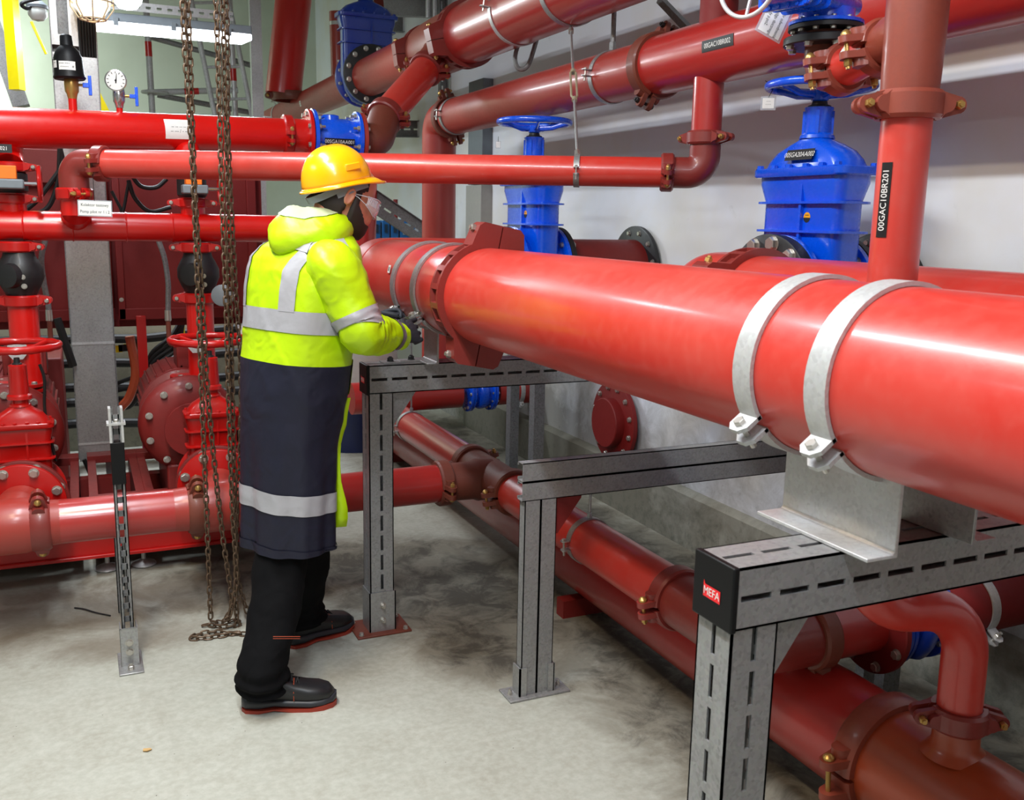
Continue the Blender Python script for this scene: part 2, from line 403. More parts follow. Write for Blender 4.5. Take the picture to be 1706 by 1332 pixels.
# ================================================================ SETTING
XW = 2.77; YB = 12.0
def floor_mat():
    t = NT('stained_concrete'); sx = t.n.new('ShaderNodeSeparateXYZ'); t.link(t.co, sx.inputs[0]); X, Y = sx.outputs[0], sx.outputs[1]
    n1 = t.noise(1.3, 8, .6); n2 = t.noise(7, 10, .7, dist=.6); n3 = t.noise(40, 6, .6); n4 = t.noise(2.6, 9, .68, dist=1.2)
    base = t.mix(n1, lin((180, 182, 172)), lin((148, 148, 136)))
    base = t.mix(t.ramp(n2, [(.4, B1), (.75, (.4,) * 3 + (1,))]), base, lin((134, 128, 112)))
    base = t.mix(t.ramp(n3, [(.35, (.16,) * 3 + (1,)), (.6, B1)]), base, lin((222, 224, 216)))
    def blob(x, y, rx, ry):
        a = t.math('POWER', t.math('DIVIDE', t.math('SUBTRACT', X, x), rx), 2); b = t.math('POWER', t.math('DIVIDE', t.math('SUBTRACT', Y, y), ry), 2)
        return t.math('MAXIMUM', t.math('SUBTRACT', 1.0, t.math('ADD', a, b)), 0.0)
    def mx(*a):
        r = a[0]
        for q in a[1:]: r = t.math('MAXIMUM', r, q)
        return r
    dark_area = mx(blob(1.95, 2.6, .62, 2.2), blob(1.5, 3.7, .85, .75), blob(.95, 4.2, 1.2, .5), blob(1.75, 1.6, .55, .6), blob(1.35, 3.2, .35, .5), blob(2.2, 6.5, .9, 2.5), blob(2.45, 3.0, .45, 5.0), blob(2.5, 1.6, .5, 1.6))  # stained areas, plus darker floor along the right wall
    f = t.ramp(t.math('ADD', t.math('MULTIPLY', dark_area, .75), t.math('MULTIPLY', t.math('SUBTRACT', n4, .5), 1.1)), [(.16, B1), (.5, W1)])
    base = t.mix(t.math('MULTIPLY', f, .75), base, t.mix(t.ramp(n2, [(.35, B1), (.7, W1)]), lin((92, 84, 68)), lin((128, 122, 108))))
    core = t.ramp(t.math('ADD', t.math('MULTIPLY', dark_area, .7), t.math('MULTIPLY', t.math('SUBTRACT', n2, .5), 1.5)), [(.42, B1), (.75, W1)])
    base = t.mix(t.math('MULTIPLY', core, .8), base, lin((46, 42, 36)))
    br = mx(blob(-.2, 4.1, .9, .55), blob(.1, 3.7, .45, .25), blob(-.6, 4.9, 1.2, .5))
    fb = t.ramp(t.math('ADD', t.math('MULTIPLY', br, .6), t.math('MULTIPLY', t.math('SUBTRACT', n4, .5), 1.0)), [(.2, B1), (.6, W1)])
    base = t.mix(t.math('MULTIPLY', fb, .7), base, lin((104, 92, 76)))
    sp = t.ramp(t.voro(26, 'F1'), [(.035, W1), (.06, B1)]); base = t.mix(t.math('MULTIPLY', sp, t.ramp(t.noise(3, 2), [(.5, B1), (.62, W1)])), base, lin((60, 56, 50)))
    t.set(Base_Color=base, Roughness=t.math('ADD', t.math('MULTIPLY', n2, .35), .42), Specular_IOR_Level=.35)
    t.bump(t.math('ADD', n3, n2), .10, .002); return t.m
def wall_mat(name, c, c2, damp=True, dampc=(96, 92, 78)):
    t = NT(name); sx = t.n.new('ShaderNodeSeparateXYZ'); t.link(t.co, sx.inputs[0]); Z, Y = sx.outputs[2], sx.outputs[1]
    n1 = t.noise(.9, 6, .55); n2 = t.noise(5, 10, .72, dist=.5); n3 = t.noise(22, 6, .7)
    base = t.mix(t.ramp(n1, [(.45, B1), (.65, W1)]), lin(c), lin(c2))
    if damp:
        low = t.math('MAXIMUM', t.math('SUBTRACT', 1.0, t.math('DIVIDE', Z, .95)), 0.0)
        far = t.math('MINIMUM', t.math('MAXIMUM', t.math('MULTIPLY', t.math('SUBTRACT', Y, 3.6), .35), 0.0), .8)
        f = t.ramp(t.math('ADD', t.math('MULTIPLY', low, t.math('ADD', .5, far)), t.math('MULTIPLY', t.math('SUBTRACT', n2, .5), .9)), [(.12, B1), (.6, W1)])
        base = t.mix(t.math('MULTIPLY', f, .75), base, lin(dampc))
        f2 = t.ramp(t.math('ADD', t.math('MULTIPLY', low, .5), t.math('MULTIPLY', t.math('SUBTRACT', n3, .5), 1.3)), [(.42, B1), (.7, W1)])
        base = t.mix(t.math('MULTIPLY', f2, .5), base, lin((74, 78, 70)))
    t.set(Base_Color=base, Roughness=.7, Specular_IOR_Level=.25); t.bump(n3, .15, .003); return t.m
struct('floor', MB().bb((-5, -2.5, -.1), (3.4, YB + .2, 0)), floor_mat())
MW = wall_mat('white_wall_paint', (232, 236, 244), (226, 224, 214))
struct('wall_right', MB().bb((XW, -2.5, 0), (XW + .15, YB, 4.4)), MW)
struct('wall_back', MB().bb((-5, YB, 0), (3.4, YB + .15, 4.4)), wall_mat('green_tinted_wall_paint', (208, 216, 204), (194, 202, 188), False))
struct('wall_left', MB().bb((-5.15, -2.5, 0), (-5, YB, 4.4)), wall_mat('left_wall_paint', (190, 200, 190), (180, 190, 178), False))
struct('wall_front', MB().bb((-5, -2.65, 0), (3.4, -2.5, 4.4)), wall_mat('front_wall_paint', (206, 206, 200), (196, 196, 188), False))
struct('ceiling', MB().bb((-5.15, -2.65, 4.4), (3.4, YB + .15, 4.5)), plain('ceiling_paint', (170, 172, 168), .8))
# low concrete plinth along the right wall
pl_ = MB(); pl_.prism([(0, 0), (.05, 0), (.05, .27), (.02, .29), (0, .29)], (XW, -2.4, 0), (-1, 0, 0), (0, 0, 1), (0, 6.9 + 2.4, 0))
struct('baseboard_right', pl_, wall_mat('plinth_plaster', (176, 176, 166), (150, 150, 136), True, (84, 80, 66)))
# ================================================================ BIG PIPE + SECOND PIPE
BX, BZ, BR = 1.25, 1.362, .162
bp = pipe('large_pipe', [(BX, -.6, BZ), (BX, 4.40, BZ), (1.93, 4.40, BZ)], BR, M['red_big'], 'largest glossy red pipe crossing the foreground on slotted steel racks', R=.26, n=72, seams=[((BX, 4.02, BZ), (0, 1, 0))])
label(bp, fn_cyl(P(650, 463, x=BX - .155) * 1 + V((.155, 0, 0)), (0, -1, 0), (-1, 0, .22), BR), .026, .03, M['white'], M['ink'], [], name='sticker', extra=[(1, [(-.006, -.008), (.004, -.008), (.004, .008), (-.006, .008)])], desc='small white sticker with a black mark')
coupling((BX, 2.985, BZ), (0, 1, 0), BR, (.2, 0, 1), 'large toothed brown coupling round the biggest pipe, near the worker', M['terra_red'], big=True, w=.075, ribs=9, bolt_mat=M['zinc'], group=None)
for y, l in ((3.50, 'flat steel strap clamp on the biggest pipe, farther of the pair at the worker hands'), (3.26, 'flat steel strap clamp on the biggest pipe that the worker is bolting')):
    band((BX, y, BZ), (0, 1, 0), BR + .001, .042, .008, l, M['galv'], ear=(-.84, 0, -.54), ear_gap=.020, ear_l=.042, group=None)
for y, l in ((1.375, 'wide pale steel strap clamp on the biggest pipe, left one above the front bracket'), (1.185, 'wide pale steel strap clamp on the biggest pipe, right one above the front bracket')):
    band((BX, y, BZ), (0, 1, 0), BR + .001, .05, .008, l, M['galv_white'], ear=(-.80, 0, -.60), ear_gap=.022, ear_l=.048, group=None)
P2X, P2Z = 1.93, 1.362
p2 = pipe('red_pipe', [(P2X, -.5, P2Z), (P2X, 2.70, P2Z), (2.2, 2.70, P2Z)], BR, M['red_big'], 'red pipe behind the biggest pipe, bending toward the large blue valve', R=.24, n=64)
coupling((P2X, 2.42, P2Z), (0, 1, 0), BR, (1, 0, -.3), 'toothed brown coupling in front of the large blue valve on the right', M['terra_red'], big=True, w=.075, ribs=9, group=None)
band((P2X, 1.28, P2Z), (0, 1, 0), BR + .001, .06, .005, 'grey strap clamp on the rear red pipe at the right edge', M['galv_dark'], ear=(-1, 0, -.5), ear_gap=.03, ear_l=.05, group=None)
# ================================================================ RACKS
def rack(y0, y1, label_, x0=.935, xe=2.765, zt=1.071, h=.108, pw=.095, base=True, cap_text=True, ps=0):
    t = thing('pipe_rack', label_, 'rack', (x0, y0, 0), None); b = MB()
    slot_beam(b, (x0 + .008, y0, zt - h), xe - x0, (1, 0, 0), (0, 1, 0), (0, 0, 1), y1 - y0, h, .004, slot=.062, gap=.018, sw=.011, start=.01)
    b.build('beam', M['galv_rack'], t)
    for px_, nm in ((x0 + .008, 'post'),):
        b = MB(); ya = y0 + (y1 - y0 - pw) / 2
        slot_beam(b, (px_, ya, .0), zt - h, (0, 0, 1), (1, 0, 0), (0, 1, 0), pw, pw, .004, slot=.062, gap=.018, sw=.011, start=.02)
        po = b.build(nm, M['galv_rack'], t)
        c = V((px_ + pw / 2, ya + pw / 2, 0)); b = MB(); b.bb((c.x - .11, c.y - .085, 0), (c.x + .11, c.y + .085, .008)); bp_ = b.build('base_plate', M['rust' if base else 'galv_rack'], t, bevel=.002)
        b = MB(); b.bb((px_ - .006, ya - .006, .006), (px_ + pw + .006, ya - .001, .17)); b.bb((px_ + pw + .001, ya - .006, .006), (px_ + pw + .006, ya + pw + .006, .17)); b.bb((px_ - .006, ya - .006, .006), (px_ - .001, ya + pw, .17)); b.build('foot_shoe', M['galv'], t)
        bolts(bp_, [(c.x + i * .09, c.y + j * .065, .008) for i in (-1, 1) for j in (-1, 1)], (0, 0, 1), .009, .012, M['zinc'])
        bolts(t, [(px_ + pw * .5, ya - .006, z) for z in (.055, .115)], (0, -1, 0), .011, .012, M['zinc'], shank=.01)
        # knee bracket under the beam
        b = MB(); b.prism([(0, 0), (.1, 0), (.1, -.006), (.006, -.14), (0, -.14)], (px_ + pw, ya + pw * .3, zt - h), (1, 0, 0), (0, 0, 1), (0, .005, 0)); b.bb((px_ + pw, ya + .01, zt - h - .15), (px_ + pw + .004, ya + pw - .01, zt - h)); b.build('knee_bracket', M['galv_rack'], t)
    b = MB(); b.bb((x0 - .001, y0 - .002, zt - h - .004), (x0 + .012, y1 + .002, zt + .002)); ec = b.build('end_cap', M['black'], t, bevel=.003)
    cyy = (y0 + y1) / 2; hh = .011
    b = MB(); s_ = .021; f = fn_plane((x0 - .0018, cyy, zt - h / 2 - .006), (0, -1, 0), (0, 0, 1))
    b.add([f(*q, 0) for q in ((-s_ * 1.1, -hh), (s_ * 1.1, -hh), (s_ * 1.1, hh), (-s_ * .92, hh), (-s_ * 1.05, hh + .007), (-s_ * 1.1, hh))], [(0, 1, 2, 3, 4, 5)])
    b.mat(1); tv, tf = text_geo('MEFA'); b.add([f(x * .0185, y * .02, .0006) for x, y in tv], tf)
    b.build('logo_sticker', [plain('red_sticker' + str(y0), (235, 30, 40), .4), M['white']], ec)
    return t
rk = rack(1.176, 1.281, 'galvanised slotted rack in the foreground, black end cap facing left')
rack(3.42, 3.522, 'galvanised slotted rack beside the worker, rusty base plate', x0=.958)
# right hand rack behind near (same beams continue) and L brackets
def l_bracket(x, y0, y1, z0, z1, fl, label_, mat, bl=True):
    t = thing('angle_bracket', label_, 'bracket', (x, y0, z0)); b = MB()
    sg = 1 if fl > 0 else -1
    prof = [(0, 0), (fl, 0), (fl, .007), (sg * .012, .007), (sg * .007, .012), (sg * .007, z1 - z0), (0, z1 - z0)]
    b.prism(prof, (x, y0, z0), (1, 0, 0), (0, 0, 1), (0, y1 - y0, 0)); b.build('angle_plate', mat, t, bevel=.0015)
    return t
t = l_bracket(1.228, 1.118, 1.402, 1.072, 1.228, -.068, 'pale upright angle plate under the biggest pipe on the front rack', M['galv_white'])
l_bracket(1.403, 1.118, 1.402, 1.072, 1.20, .06, 'darker angle plate behind the pale one under the biggest pipe', M['galv_rack'])
t = l_bracket(1.228, 3.375, 3.53, 1.072, 1.232, -.05, 'bright angle plate under the biggest pipe beside the worker hands', M['galv'])
b = MB(); b.bb((1.03, 3.44, 1.072), (1.10, 3.50, 1.078)); b.bb((1.10, 3.455, 1.072), (1.19, 3.50, 1.08)); b.build('mounting_plate', M['galv'], t)
bolts(t, [(1.065, 3.47, 1.078), (1.15, 3.475, 1.08)], (0, 0, 1), .012, .014, M['black_iron'], shank=.004)
l_bracket(1.403, 3.375, 3.53, 1.072, 1.20, .05, 'small angle plate under the far side of the biggest pipe, by the worker', M['galv_rack'])
# middle twin-channel frame
t = thing('pipe_stand', 'lower steel frame of twin channels standing between the two slotted racks', 'frame', (1.29, 2.73, 0))
def twin_channel(b, a, u, L, w, depthv, wid, dep, lip=.012):
    a = V(a); u = V(u); w = V(w); d = V(depthv); k = .003
    for i in range(2):
        o = a + w * (wid + .002) * i
        b.box(o + u * L / 2 + w * wid / 2 + d * k / 2, (L, wid, k), u, w, d)
        b.box(o + u * L / 2 + w * k / 2 + d * dep / 2, (L, k, dep), u, w, d); b.box(o + u * L / 2 + w * (wid - k / 2) + d * dep / 2, (L, k, dep), u, w, d)
        b.box(o + u * L / 2 + w * lip / 2 + d * (dep - k / 2), (L, lip, k), u, w, d); b.box(o + u * L / 2 + w * (wid - lip / 2) + d * (dep - k / 2), (L, lip, k), u, w, d)
b = MB(); twin_channel(b, (1.29, 2.735, .703), (1, 0, 0), 1.475, (0, 0, 1), (0, 1, 0), .064, .042)
b.build('beam', M['galv_rack'], t)
b = MB(); twin_channel(b, (1.30, 2.735, .008), (0, 0, 1), .695, (1, 0, 0), (0, 1, 0), .058, .042); b.build('post', M['galv_rack'], t)
b = MB(); b.bb((1.25, 2.71, 0), (1.48, 2.81, .008)); bp_ = b.build('base_plate', M['galv_rack'], t, bevel=.002)
bolts(bp_, [(1.27, 2.76, .008), (1.455, 2.76, .008)], (0, 0, 1), .008, .012, M['zinc'], shank=.008)
b = MB(); 
b.bb((1.291, 2.728, .008), (1.318, 2.734, .11)); b.bb((1.291, 2.728, .008), (1.297, 2.785, .11)); b.build('foot_shoe', M['galv'], t); b = MB(); b.bb((1.40, 2.728, .008), (1.424, 2.734, .11)); b.bb((1.42, 2.728, .008), (1.426, 2.785, .11)); b.build('foot_shoe', M['galv'], t)
b = MB(); b.prism([(0, 0), (.10, 0), (.10, -.012), (.012, -.13), (0, -.13)], (1.421, 2.752, .703), (1, 0, 0), (0, 0, 1), (0, .006, 0)); b.build('knee_bracket', M['red_dull'], t)  # galvanised bracket; the red it reflects is put into its colour
# left strut stand in front of the pumps
t = thing('strut_stand', 'narrow upright strut with black cap and clamp bolted to the floor near the chains', 'stand', (.085, 3.49, 0))
def strut_col(b, c, h, wx=.041, wy=.041, z0=0, slot=True):
    x, y = c; k = .003
    b.bb((x - wx / 2, y, z0), (x - wx / 2 + k, y + wy, h)); b.bb((x + wx / 2 - k, y, z0), (x + wx / 2, y + wy, h))
    b.bb((x - wx / 2, y, z0), (x - wx / 2 + .009, y + k, h)); b.bb((x + wx / 2 - .009, y, z0), (x + wx / 2, y + k, h))
    z = z0
    while z < h - .01:
        b.bb((x - wx / 2, y + wy - k, z), (x + wx / 2, y + wy, min(z + .022, h))); b.bb((x - wx / 2, y + wy - k, z), (x - .008, y + wy, min(z + .05, h))); b.bb((x + .008, y + wy - k, z), (x + wx / 2, y + wy, min(z + .05, h))); z += .05
b = MB(); strut_col(b, (.085, 3.50), .95); b.build('post', M['galv_dark'], t)
b = MB(); strut_col(b, (.085, 4.0), .40, z0=.0); b.build('rear_post', M['galv_dark'], t)
b = MB(); b.bb((.063, 3.494, .68), (.108, 3.548, .83)); b.build('black_sleeve', M['black'], t, bevel=.002)
b = MB(); b.bb((.055, 3.493, .892), (.116, 3.548, .9)); b.bb((.062, 3.494, .83), (.07, 3.545, .952)); b.bb((.101, 3.494, .83), (.109, 3.545, .952)); cl = b.build('pipe_saddle', M['galv_white'], t)
bolts(cl, [(.086, 3.515, .9)], (0, 0, 1), .009, .01, M['zinc'])
b = MB(); b.bb((.045, 3.41, 0), (.128, 3.60, .007)); bp_ = b.build('base_plate', M['galv'], t, bevel=.002); bolts(bp_, [(.086, 3.445, .007)], (0, 0, 1), .011, .014, M['zinc'], shank=.006)
b = MB(); b.bb((.056, 3.475, .007), (.116, 3.482, .15)); b.bb((.056, 3.475, .007), (.061, 3.55, .15)); b.bb((.111, 3.475, .007), (.116, 3.55, .15)); b.build('foot_shoe', M['galv'], t, bevel=.0015)
bolts(t, [(.086, 3.475, z) for z in (.06, .095)], (0, -1, 0), .012, .01, M['zinc'])
# ================================================================ LOW PIPES ON THE RIGHT
TX, TZ, TR = 1.656, .46, .084
pipe('floor_pipe', [(TX, 5.62, TZ), (TX, 4.12, TZ)], TR, M['red_mid'], 'red pipe near the floor behind the slotted post, running away to the back', n=40)
pipe('floor_pipe', [(TX, 3.58, TZ), (TX, 2.37, TZ)], TR, M['red_big'], 'bright red pipe near the floor passing under the lower steel frame', n=48)
def tee_fit(c, ax, br, r, la, lb, label_, mat, r2=None, name='pipe_tee'):
    c = V(c); ax = V(ax).normalized(); br = V(br).normalized(); t = thing(name, label_, 'pipe fitting', c); b = MB(); r2 = r2 or r
    b.lathe(c - ax * la, ax, [(0, r * 1.0), (la * .3, r * 1.03), (la, r * 1.06), (la * 1.7, r * 1.03), (la * 2, r)], 40)
    b.lathe(c, br, [(0, r2 * 1.1), (r * .9, r2 * 1.14), (r * 1.15, r2 * 1.03), (lb, r2)], 40); b.build('fitting_body', mat, t, sharp=50); return t
tee_fit((TX, 3.85, TZ), (0, 1, 0), (-1, 0, 0), TR, .23, .23, 'rusty pipe tee near the floor right of the slotted post', M['rust'])
coupling((TX, 4.09, TZ), (0, 1, 0), TR, (1, 0, .2), 'rusty coupling behind the floor tee, farthest from the camera', M['rust'], w=.06)
coupling((TX, 3.61, TZ), (0, 1, 0), TR, (-1, 0, -.15), 'rusty coupling in front of the floor tee with vertical bolt', M['rust'], w=.06)
FY = 3.85; FR = .084
coupling((1.42, FY, TZ), (1, 0, 0), FR, (0, -1, -.1), 'rusty coupling left of the floor tee', M['rust'], w=.06)
pipe('floor_pipe', [(-1.2, FY, TZ), (1.40, FY, TZ)], FR, M['red_mid'], 'red pipe near the floor running left to right behind the worker', n=48)
band((TX, 2.93, TZ), (0, 1, 0), TR + .001, .028, .004, 'steel clamp hung by a threaded rod from the lower frame', M['galv'], ear=(-1, 0, -.05), ear_gap=.03, ear_l=.03, rod=(TX, 2.93, .70), group=None)
band((TX, 5.0, TZ), (0, 1, 0), TR + .001, .028, .004, 'steel clamp hung on a rod behind the slotted post', M['galv'], ear=(-1, 0, -.05), ear_gap=.03, ear_l=.03, rod=(TX, 5.0, .96), group=None)
coupling((TX, 2.35, TZ), (0, 1, 0), TR, (-1, 0, -.15), 'red coupling left of the foreground rack post with upright bolt', M['terra_red'], w=.06)
pipe('pipe_elbow', [(TX, 2.33, TZ), (TX, 1.98, TZ), (1.86, 1.98, TZ)], TR + .003, M['terra_red'], 'red elbow of the floor pipe partly behind the foreground post', R=.14, n=40, cat='pipe fitting')
coupling((1.87, 1.98, TZ), (1, 0, 0), TR, (0, -.2, -1), 'brown coupling right of the foreground post below the beam', M['rust'], w=.06)
pipe('floor_pipe', [(1.88, 1.98, TZ), (2.08, 1.98, TZ)], TR, M['red_mid'], 'short dark red pipe behind the foreground beam leading to a blue valve')
# fat pipe on the floor
GX, GZ, GR = 1.90, .222, .150
pipe('floor_pipe', [(GX, 7.2, GZ), (GX, 1.71, GZ)], GR, M['red_mid'], 'thick red pipe lying lowest along the floor', n=64)
t = pipe('floor_pipe', [(GX, 1.69, GZ), (GX, -.5, GZ)], GR, M['orange_pipe'], 'thick orange brown pipe at the bottom right with black print', n=64)
f = fn_cyl((GX, 1.20, GZ), (0, -1, 0), (-.62, 0, .78), GR)
label(t, f, .0001, .0001, M['orange_pipe'], M['ink'], [('HO1P0CZ', .018, -.01, .004), ('100ZON', .018, -.008, -.016)], name='printed_marking')
label(t, fn_cyl((GX, 1.10, GZ), (0, -1, 0), (-.72, 0, .7), GR), .0001, .0001, M['orange_pipe'], M['ink'], [('02', .018, .02, -.01), ('0', .018, -.01, -.03)], name='printed_marking')
MB().lathe((GX - .015, 1.485, GZ + GR * .9), (0, 0, 1), [(0, .08), (.015, .066), (.028, .056), (.10, .054)], 32).build('branch_outlet', M['orange_pipe'], t, sharp=60)
coupling((GX, 1.70, GZ), (0, 1, 0), GR, (-1, 0, -.08), 'large brown coupling on the thick floor pipe at the bottom right', M['terra'], w=.075, lo=.035)
for y in (6.0, 3.3, .6):
    t = thing('pipe_support', 'low steel foot under the thick floor pipe', 'support', (GX, y, 0), 'feet under the thick floor pipe'); b = MB(); b.bb((GX - .16, y - .03, 0), (GX + .16, y + .03, .075)); b.build('support_bar', M['red_dull'], t)
# riser + swan neck
RX, RY, RR = 1.62, 1.565, .052
t = pipe('riser_pipe', [(RX, RY, 1.85), (RX, RY, .735), (GX - .015, 1.49, .735), (GX - .015, 1.485, .47)], RR, M['red_big'], 'vertical red pipe with black code label, bending over to the thick floor pipe', R=.12, n=40)
dv = (CAM - V((RX, RY, 1.7))); dv.z = 0; dv.normalize(); rtv = V((0, 0, 1))
dl = Quaternion((0, 0, 1), -.62) @ dv
label(t, fn_cyl((RX, RY, 1.675), (0, 0, 1), dl, RR), .156, .025, M['label_black'], M['white'], [('00GAC10BR201', .0205, 0, 0, .93)], desc='black label reading 00GAC10BR201')
coupling((GX - .015, 1.485, .455), (0, 0, 1), .054, (.85, -.5, 0), 'brown coupling joining the swan neck to the thick floor pipe', M['terra_red'], w=.055)
coupling((RX, RY, 1.872), (0, 0, 1), .056, (.92, -.40, 0), 'brown coupling at the top of the labelled vertical pipe', M['terra'], w=.058, bolt_mat=M['brass'])
# ================================================================ VALVES (built round the origin: flow along X, stem up Z)
def rrect(a, b, ch, z, n=3):
    out = []
    for sx, sy, a0 in ((1, 1, 0), (-1, 1, PI / 2), (-1, -1, PI), (1, -1, 1.5 * PI)):
        for k in range(n + 1):
            t = a0 + PI / 2 * k / n; out.append(V((sx * (a - ch) + ch * math.cos(t), sy * (b - ch) + ch * math.sin(t), z)))
    return out
def place(o, loc, fx, up=(0, 0, 1), s=1):
    fx = V(fx).normalized(); up = V(up); up = (up - fx * up.dot(fx)).normalized(); y = up.cross(fx)
    o.matrix_world = Matrix.Translation(V(loc)) @ Matrix(((fx.x, y.x, up.x, 0), (fx.y, y.y, up.y, 0), (fx.z, y.z, up.z, 0), (0, 0, 0, 1))) @ Matrix.Scale(s, 4)
def handwheel(t, z, R, mat, spokes=5, tube=.013, drop=.03, name='handwheel', bumps=False):
    b = MB(); pts = [(math.cos(2 * PI * i / 60) * R, math.sin(2 * PI * i / 60) * R, z) for i in range(60)]
    rr = [tube * (1.12 if bumps and (i // 2) % 2 else 1) for i in range(60)]
    b.sweep(pts, [(q * .95, q * 1.15) for q in rr], 12, closed=True); o = b.build(name, mat, t, sharp=60)
    for i in range(spokes):
        a = 2 * PI * (i + .5) / spokes; d = V((math.cos(a), math.sin(a), 0)); b = MB()
        b.sweep([d * .02 + V((0, 0, z - drop)), d * R * .5 + V((0, 0, z - drop * .9)), d * (R - tube * .4) + V((0, 0, z))], [(tube * .8, tube * 1.1), (tube * .6, tube * .9), (tube * .6, tube * .9)], 8)
        b.build('spoke', mat, o)
    b = MB(); b.lathe((0, 0, z - drop - .022), (0, 0, 1), [(0, .024), (.004, .03), (.036, .03), (.04, .022)], 20); b.build('hub', mat, o)
    return o
def gate_valve(label_, loc, fx, up=(0, 0, 1), s=1, mat=None, bw=.20, comp=('b', 'b'), wheel_R=.18, zw=.735, group=None, bm=None, wheel_mat=None, stickers=False, code=None, ww=True, dome_b=0, tall=0):
    mat = mat or M['blue']; t = thing('gate_valve', label_, 'valve', (0, 0, 0), group); bm = bm or M['zinc']; a = .062
    b = MB(); rings = [rrect(a * .5, .05, .03, -.215), rrect(a * .9, .12, .05, -.19), rrect(a, bw * .86, .045, -.11), rrect(a, bw, .035, 0), rrect(a, bw, .035, .335), rrect(a * 1.22, bw * 1.1, .04, .40), rrect(a * 1.22, bw * 1.1, .04, .425)]
    b.loft(rings); bo = b.build('valve_body', mat, t, sharp=40)
    for z in (.235, .335):
        b = MB(); b.loft([rrect(a + .006, bw + .006, .035, z - .005), rrect(a + .02, bw + .022, .04, z - .004), rrect(a + .02, bw + .022, .04, z + .004), rrect(a + .006, bw + .006, .035, z + .005)]); b.build('rib', mat, bo)
    b = MB()
    for sx in (-1, 1): b.bb((sx * a, -.03, .08), (sx * (a + .014), -.018, .40))
    b.build('rib', mat, bo)
    b = MB(); b.loft([rrect(a * 1.5, bw * 1.16, .04, .425), rrect(a * 1.55, bw * 1.18, .04, .43), rrect(a * 1.55, bw * 1.18, .04, .452), rrect(a * 1.5, bw * 1.16, .04, .456)]); bf = b.build('bonnet_flange', mat, t)
    bolts(bf, [(sx * a * 1.28, sy * bw * q, .456) for sx in (-1, 1) for sy in (-1, 1) for q in (.22, .62, 1.0)], (0, 0, 1), .013, .012, mat)
    b = MB(); b.loft([rrect(a * 1.12, bw * 1.03, .04, .456), rrect(a * 1.08, bw * .98, .05, .48), rrect(a * 1.0, bw * .82, .05, .51), rrect(a * .9, bw * .55, .05, .535), rrect(.055, .065, .05, .55), rrect(.052, .054, .045, .562)], cap=True); b.build('bonnet', mat, t, sharp=50)
    T = tall
    b = MB(); b.lathe((0, 0, .556), (0, 0, 1), [(0, .062), (.012, .058), (.02, .047), (.09 + T, .045), (.1 + T, .05), (.106 + T, .05)], 28)
    for k in range(4):
        q = PI / 4 + PI / 2 * k; b.box((math.cos(q) * .047, math.sin(q) * .047, .61 + T / 2), (.012, .012, .08 + T), (math.cos(q), math.sin(q), 0), (-math.sin(q), math.cos(q), 0))
    b.build('stem_housing', mat, t)
    b = MB(); b.lathe((0, 0, .662 + T), (0, 0, 1), [(0, .042), (.006, .04), (.01, .028), (.02, .026), (.024, .018), (zw - .662 - .02, .016)], 20); b.build('stem', M['black_iron'], t)
    if ww: handwheel(t, zw + T, wheel_R, wheel_mat or mat)
    for i, sx in enumerate((-1, 1)):
        b = MB(); b.lathe((sx * .04, 0, 0), (sx, 0, 0), [(0, .165), (.05, .165), (.075, .172)], 40); b.build('valve_neck', mat, t)
        flange(t, (sx * .118, 0, 0), (sx, 0, 0), .222, .024, mat, 12, .013, bm, both=False, bolt_side=-1)
        if comp[i]:
            flange(t, (sx * .146, 0, 0), (sx, 0, 0), .222, .03, M['black_iron'] if comp[i] == 'b' else mat, 12, .017, bm, both=False, name='backing_flange')
    if stickers:
        pts = [(math.cos(q * PI / 12) * .017, math.sin(q * PI / 12) * .017) for q in range(24)]
        b = MB(); f = fn_plane((-a - .0005, -bw * .25, .285), (0, -1, 0), (0, 0, 1)); b.add([f(x, y, 0) for x, y in pts], [tuple(range(24))]); b.mat(1)
        b.add([f(math.cos(PI + q * PI / 10) * .017, math.sin(PI + q * PI / 10) * .017 - .002, .0006) for q in range(11)], [tuple(range(11))]); b.add([f(-.009, .006, .0006), f(.009, .006, .0006), f(.009, .008, .0006), f(-.009, .008, .0006)], [(0, 1, 2, 3)])
        o = b.build('round_sticker', [plain('amber_sticker', (250, 170, 10), .5), M['ink']], t); o['label'] = 'round yellow and black sticker'
        label(t, fn_plane((-.012, -bw - .0005, .385), (1, 0, 0), (0, 0, 1)), .036, .03, M['white'], M['ink'], [('= =', .008, 0, .006), ('IIIIIII', .010, 0, -.006)], name='data_sticker')
    if code:
        label(t, fn_plane((-a - .014, -bw * .02, .499), (0, -1, 0), (.36, 0, .93)), .140, .040, M['label_black'], M['white'], [(code, .026, 0, 0, .88)], desc='black label reading ' + code)
    place(t, loc, fx, up, s); return t
gate_valve('large bright blue gate valve on the right with code label', (2.40, 2.72, BZ), (1, 0, 0), code='00SGA20AA002', stickers=True)
gate_valve('bright blue gate valve in the middle, rising behind the thin horizontal pipe', (2.12, 4.45, BZ), (1, 0, 0), stickers=True)
for (x, y, l) in ((2.40, 2.72, 'large valve on the right'), (2.12, 4.45, 'middle blue valve')):
    t = thing('wall_stub_pipe', 'red pipe stub and wall flange beside the ' + l, 'pipe', (x, y, BZ))
    MB().tube((x + .16, y, BZ), (XW, y, BZ), .162, 40).build('pipe_body', M['red_dull'], t)
    flange(t, (XW - .03, y, BZ), (-1, 0, 0), .235, .025, M['black_iron'], 12, .012, M['zinc'], both=False)
t = thing('pipe_flange', 'grey backing flange with large hexagon bolts left of the large blue valve', 'flange', (2.21, 2.70, BZ))
flange(t, (2.214, 2.70, BZ), (-1, 0, 0), .225, .028, M['black_iron'], 12, .024, M['zinc'], both=False, a0=.15)
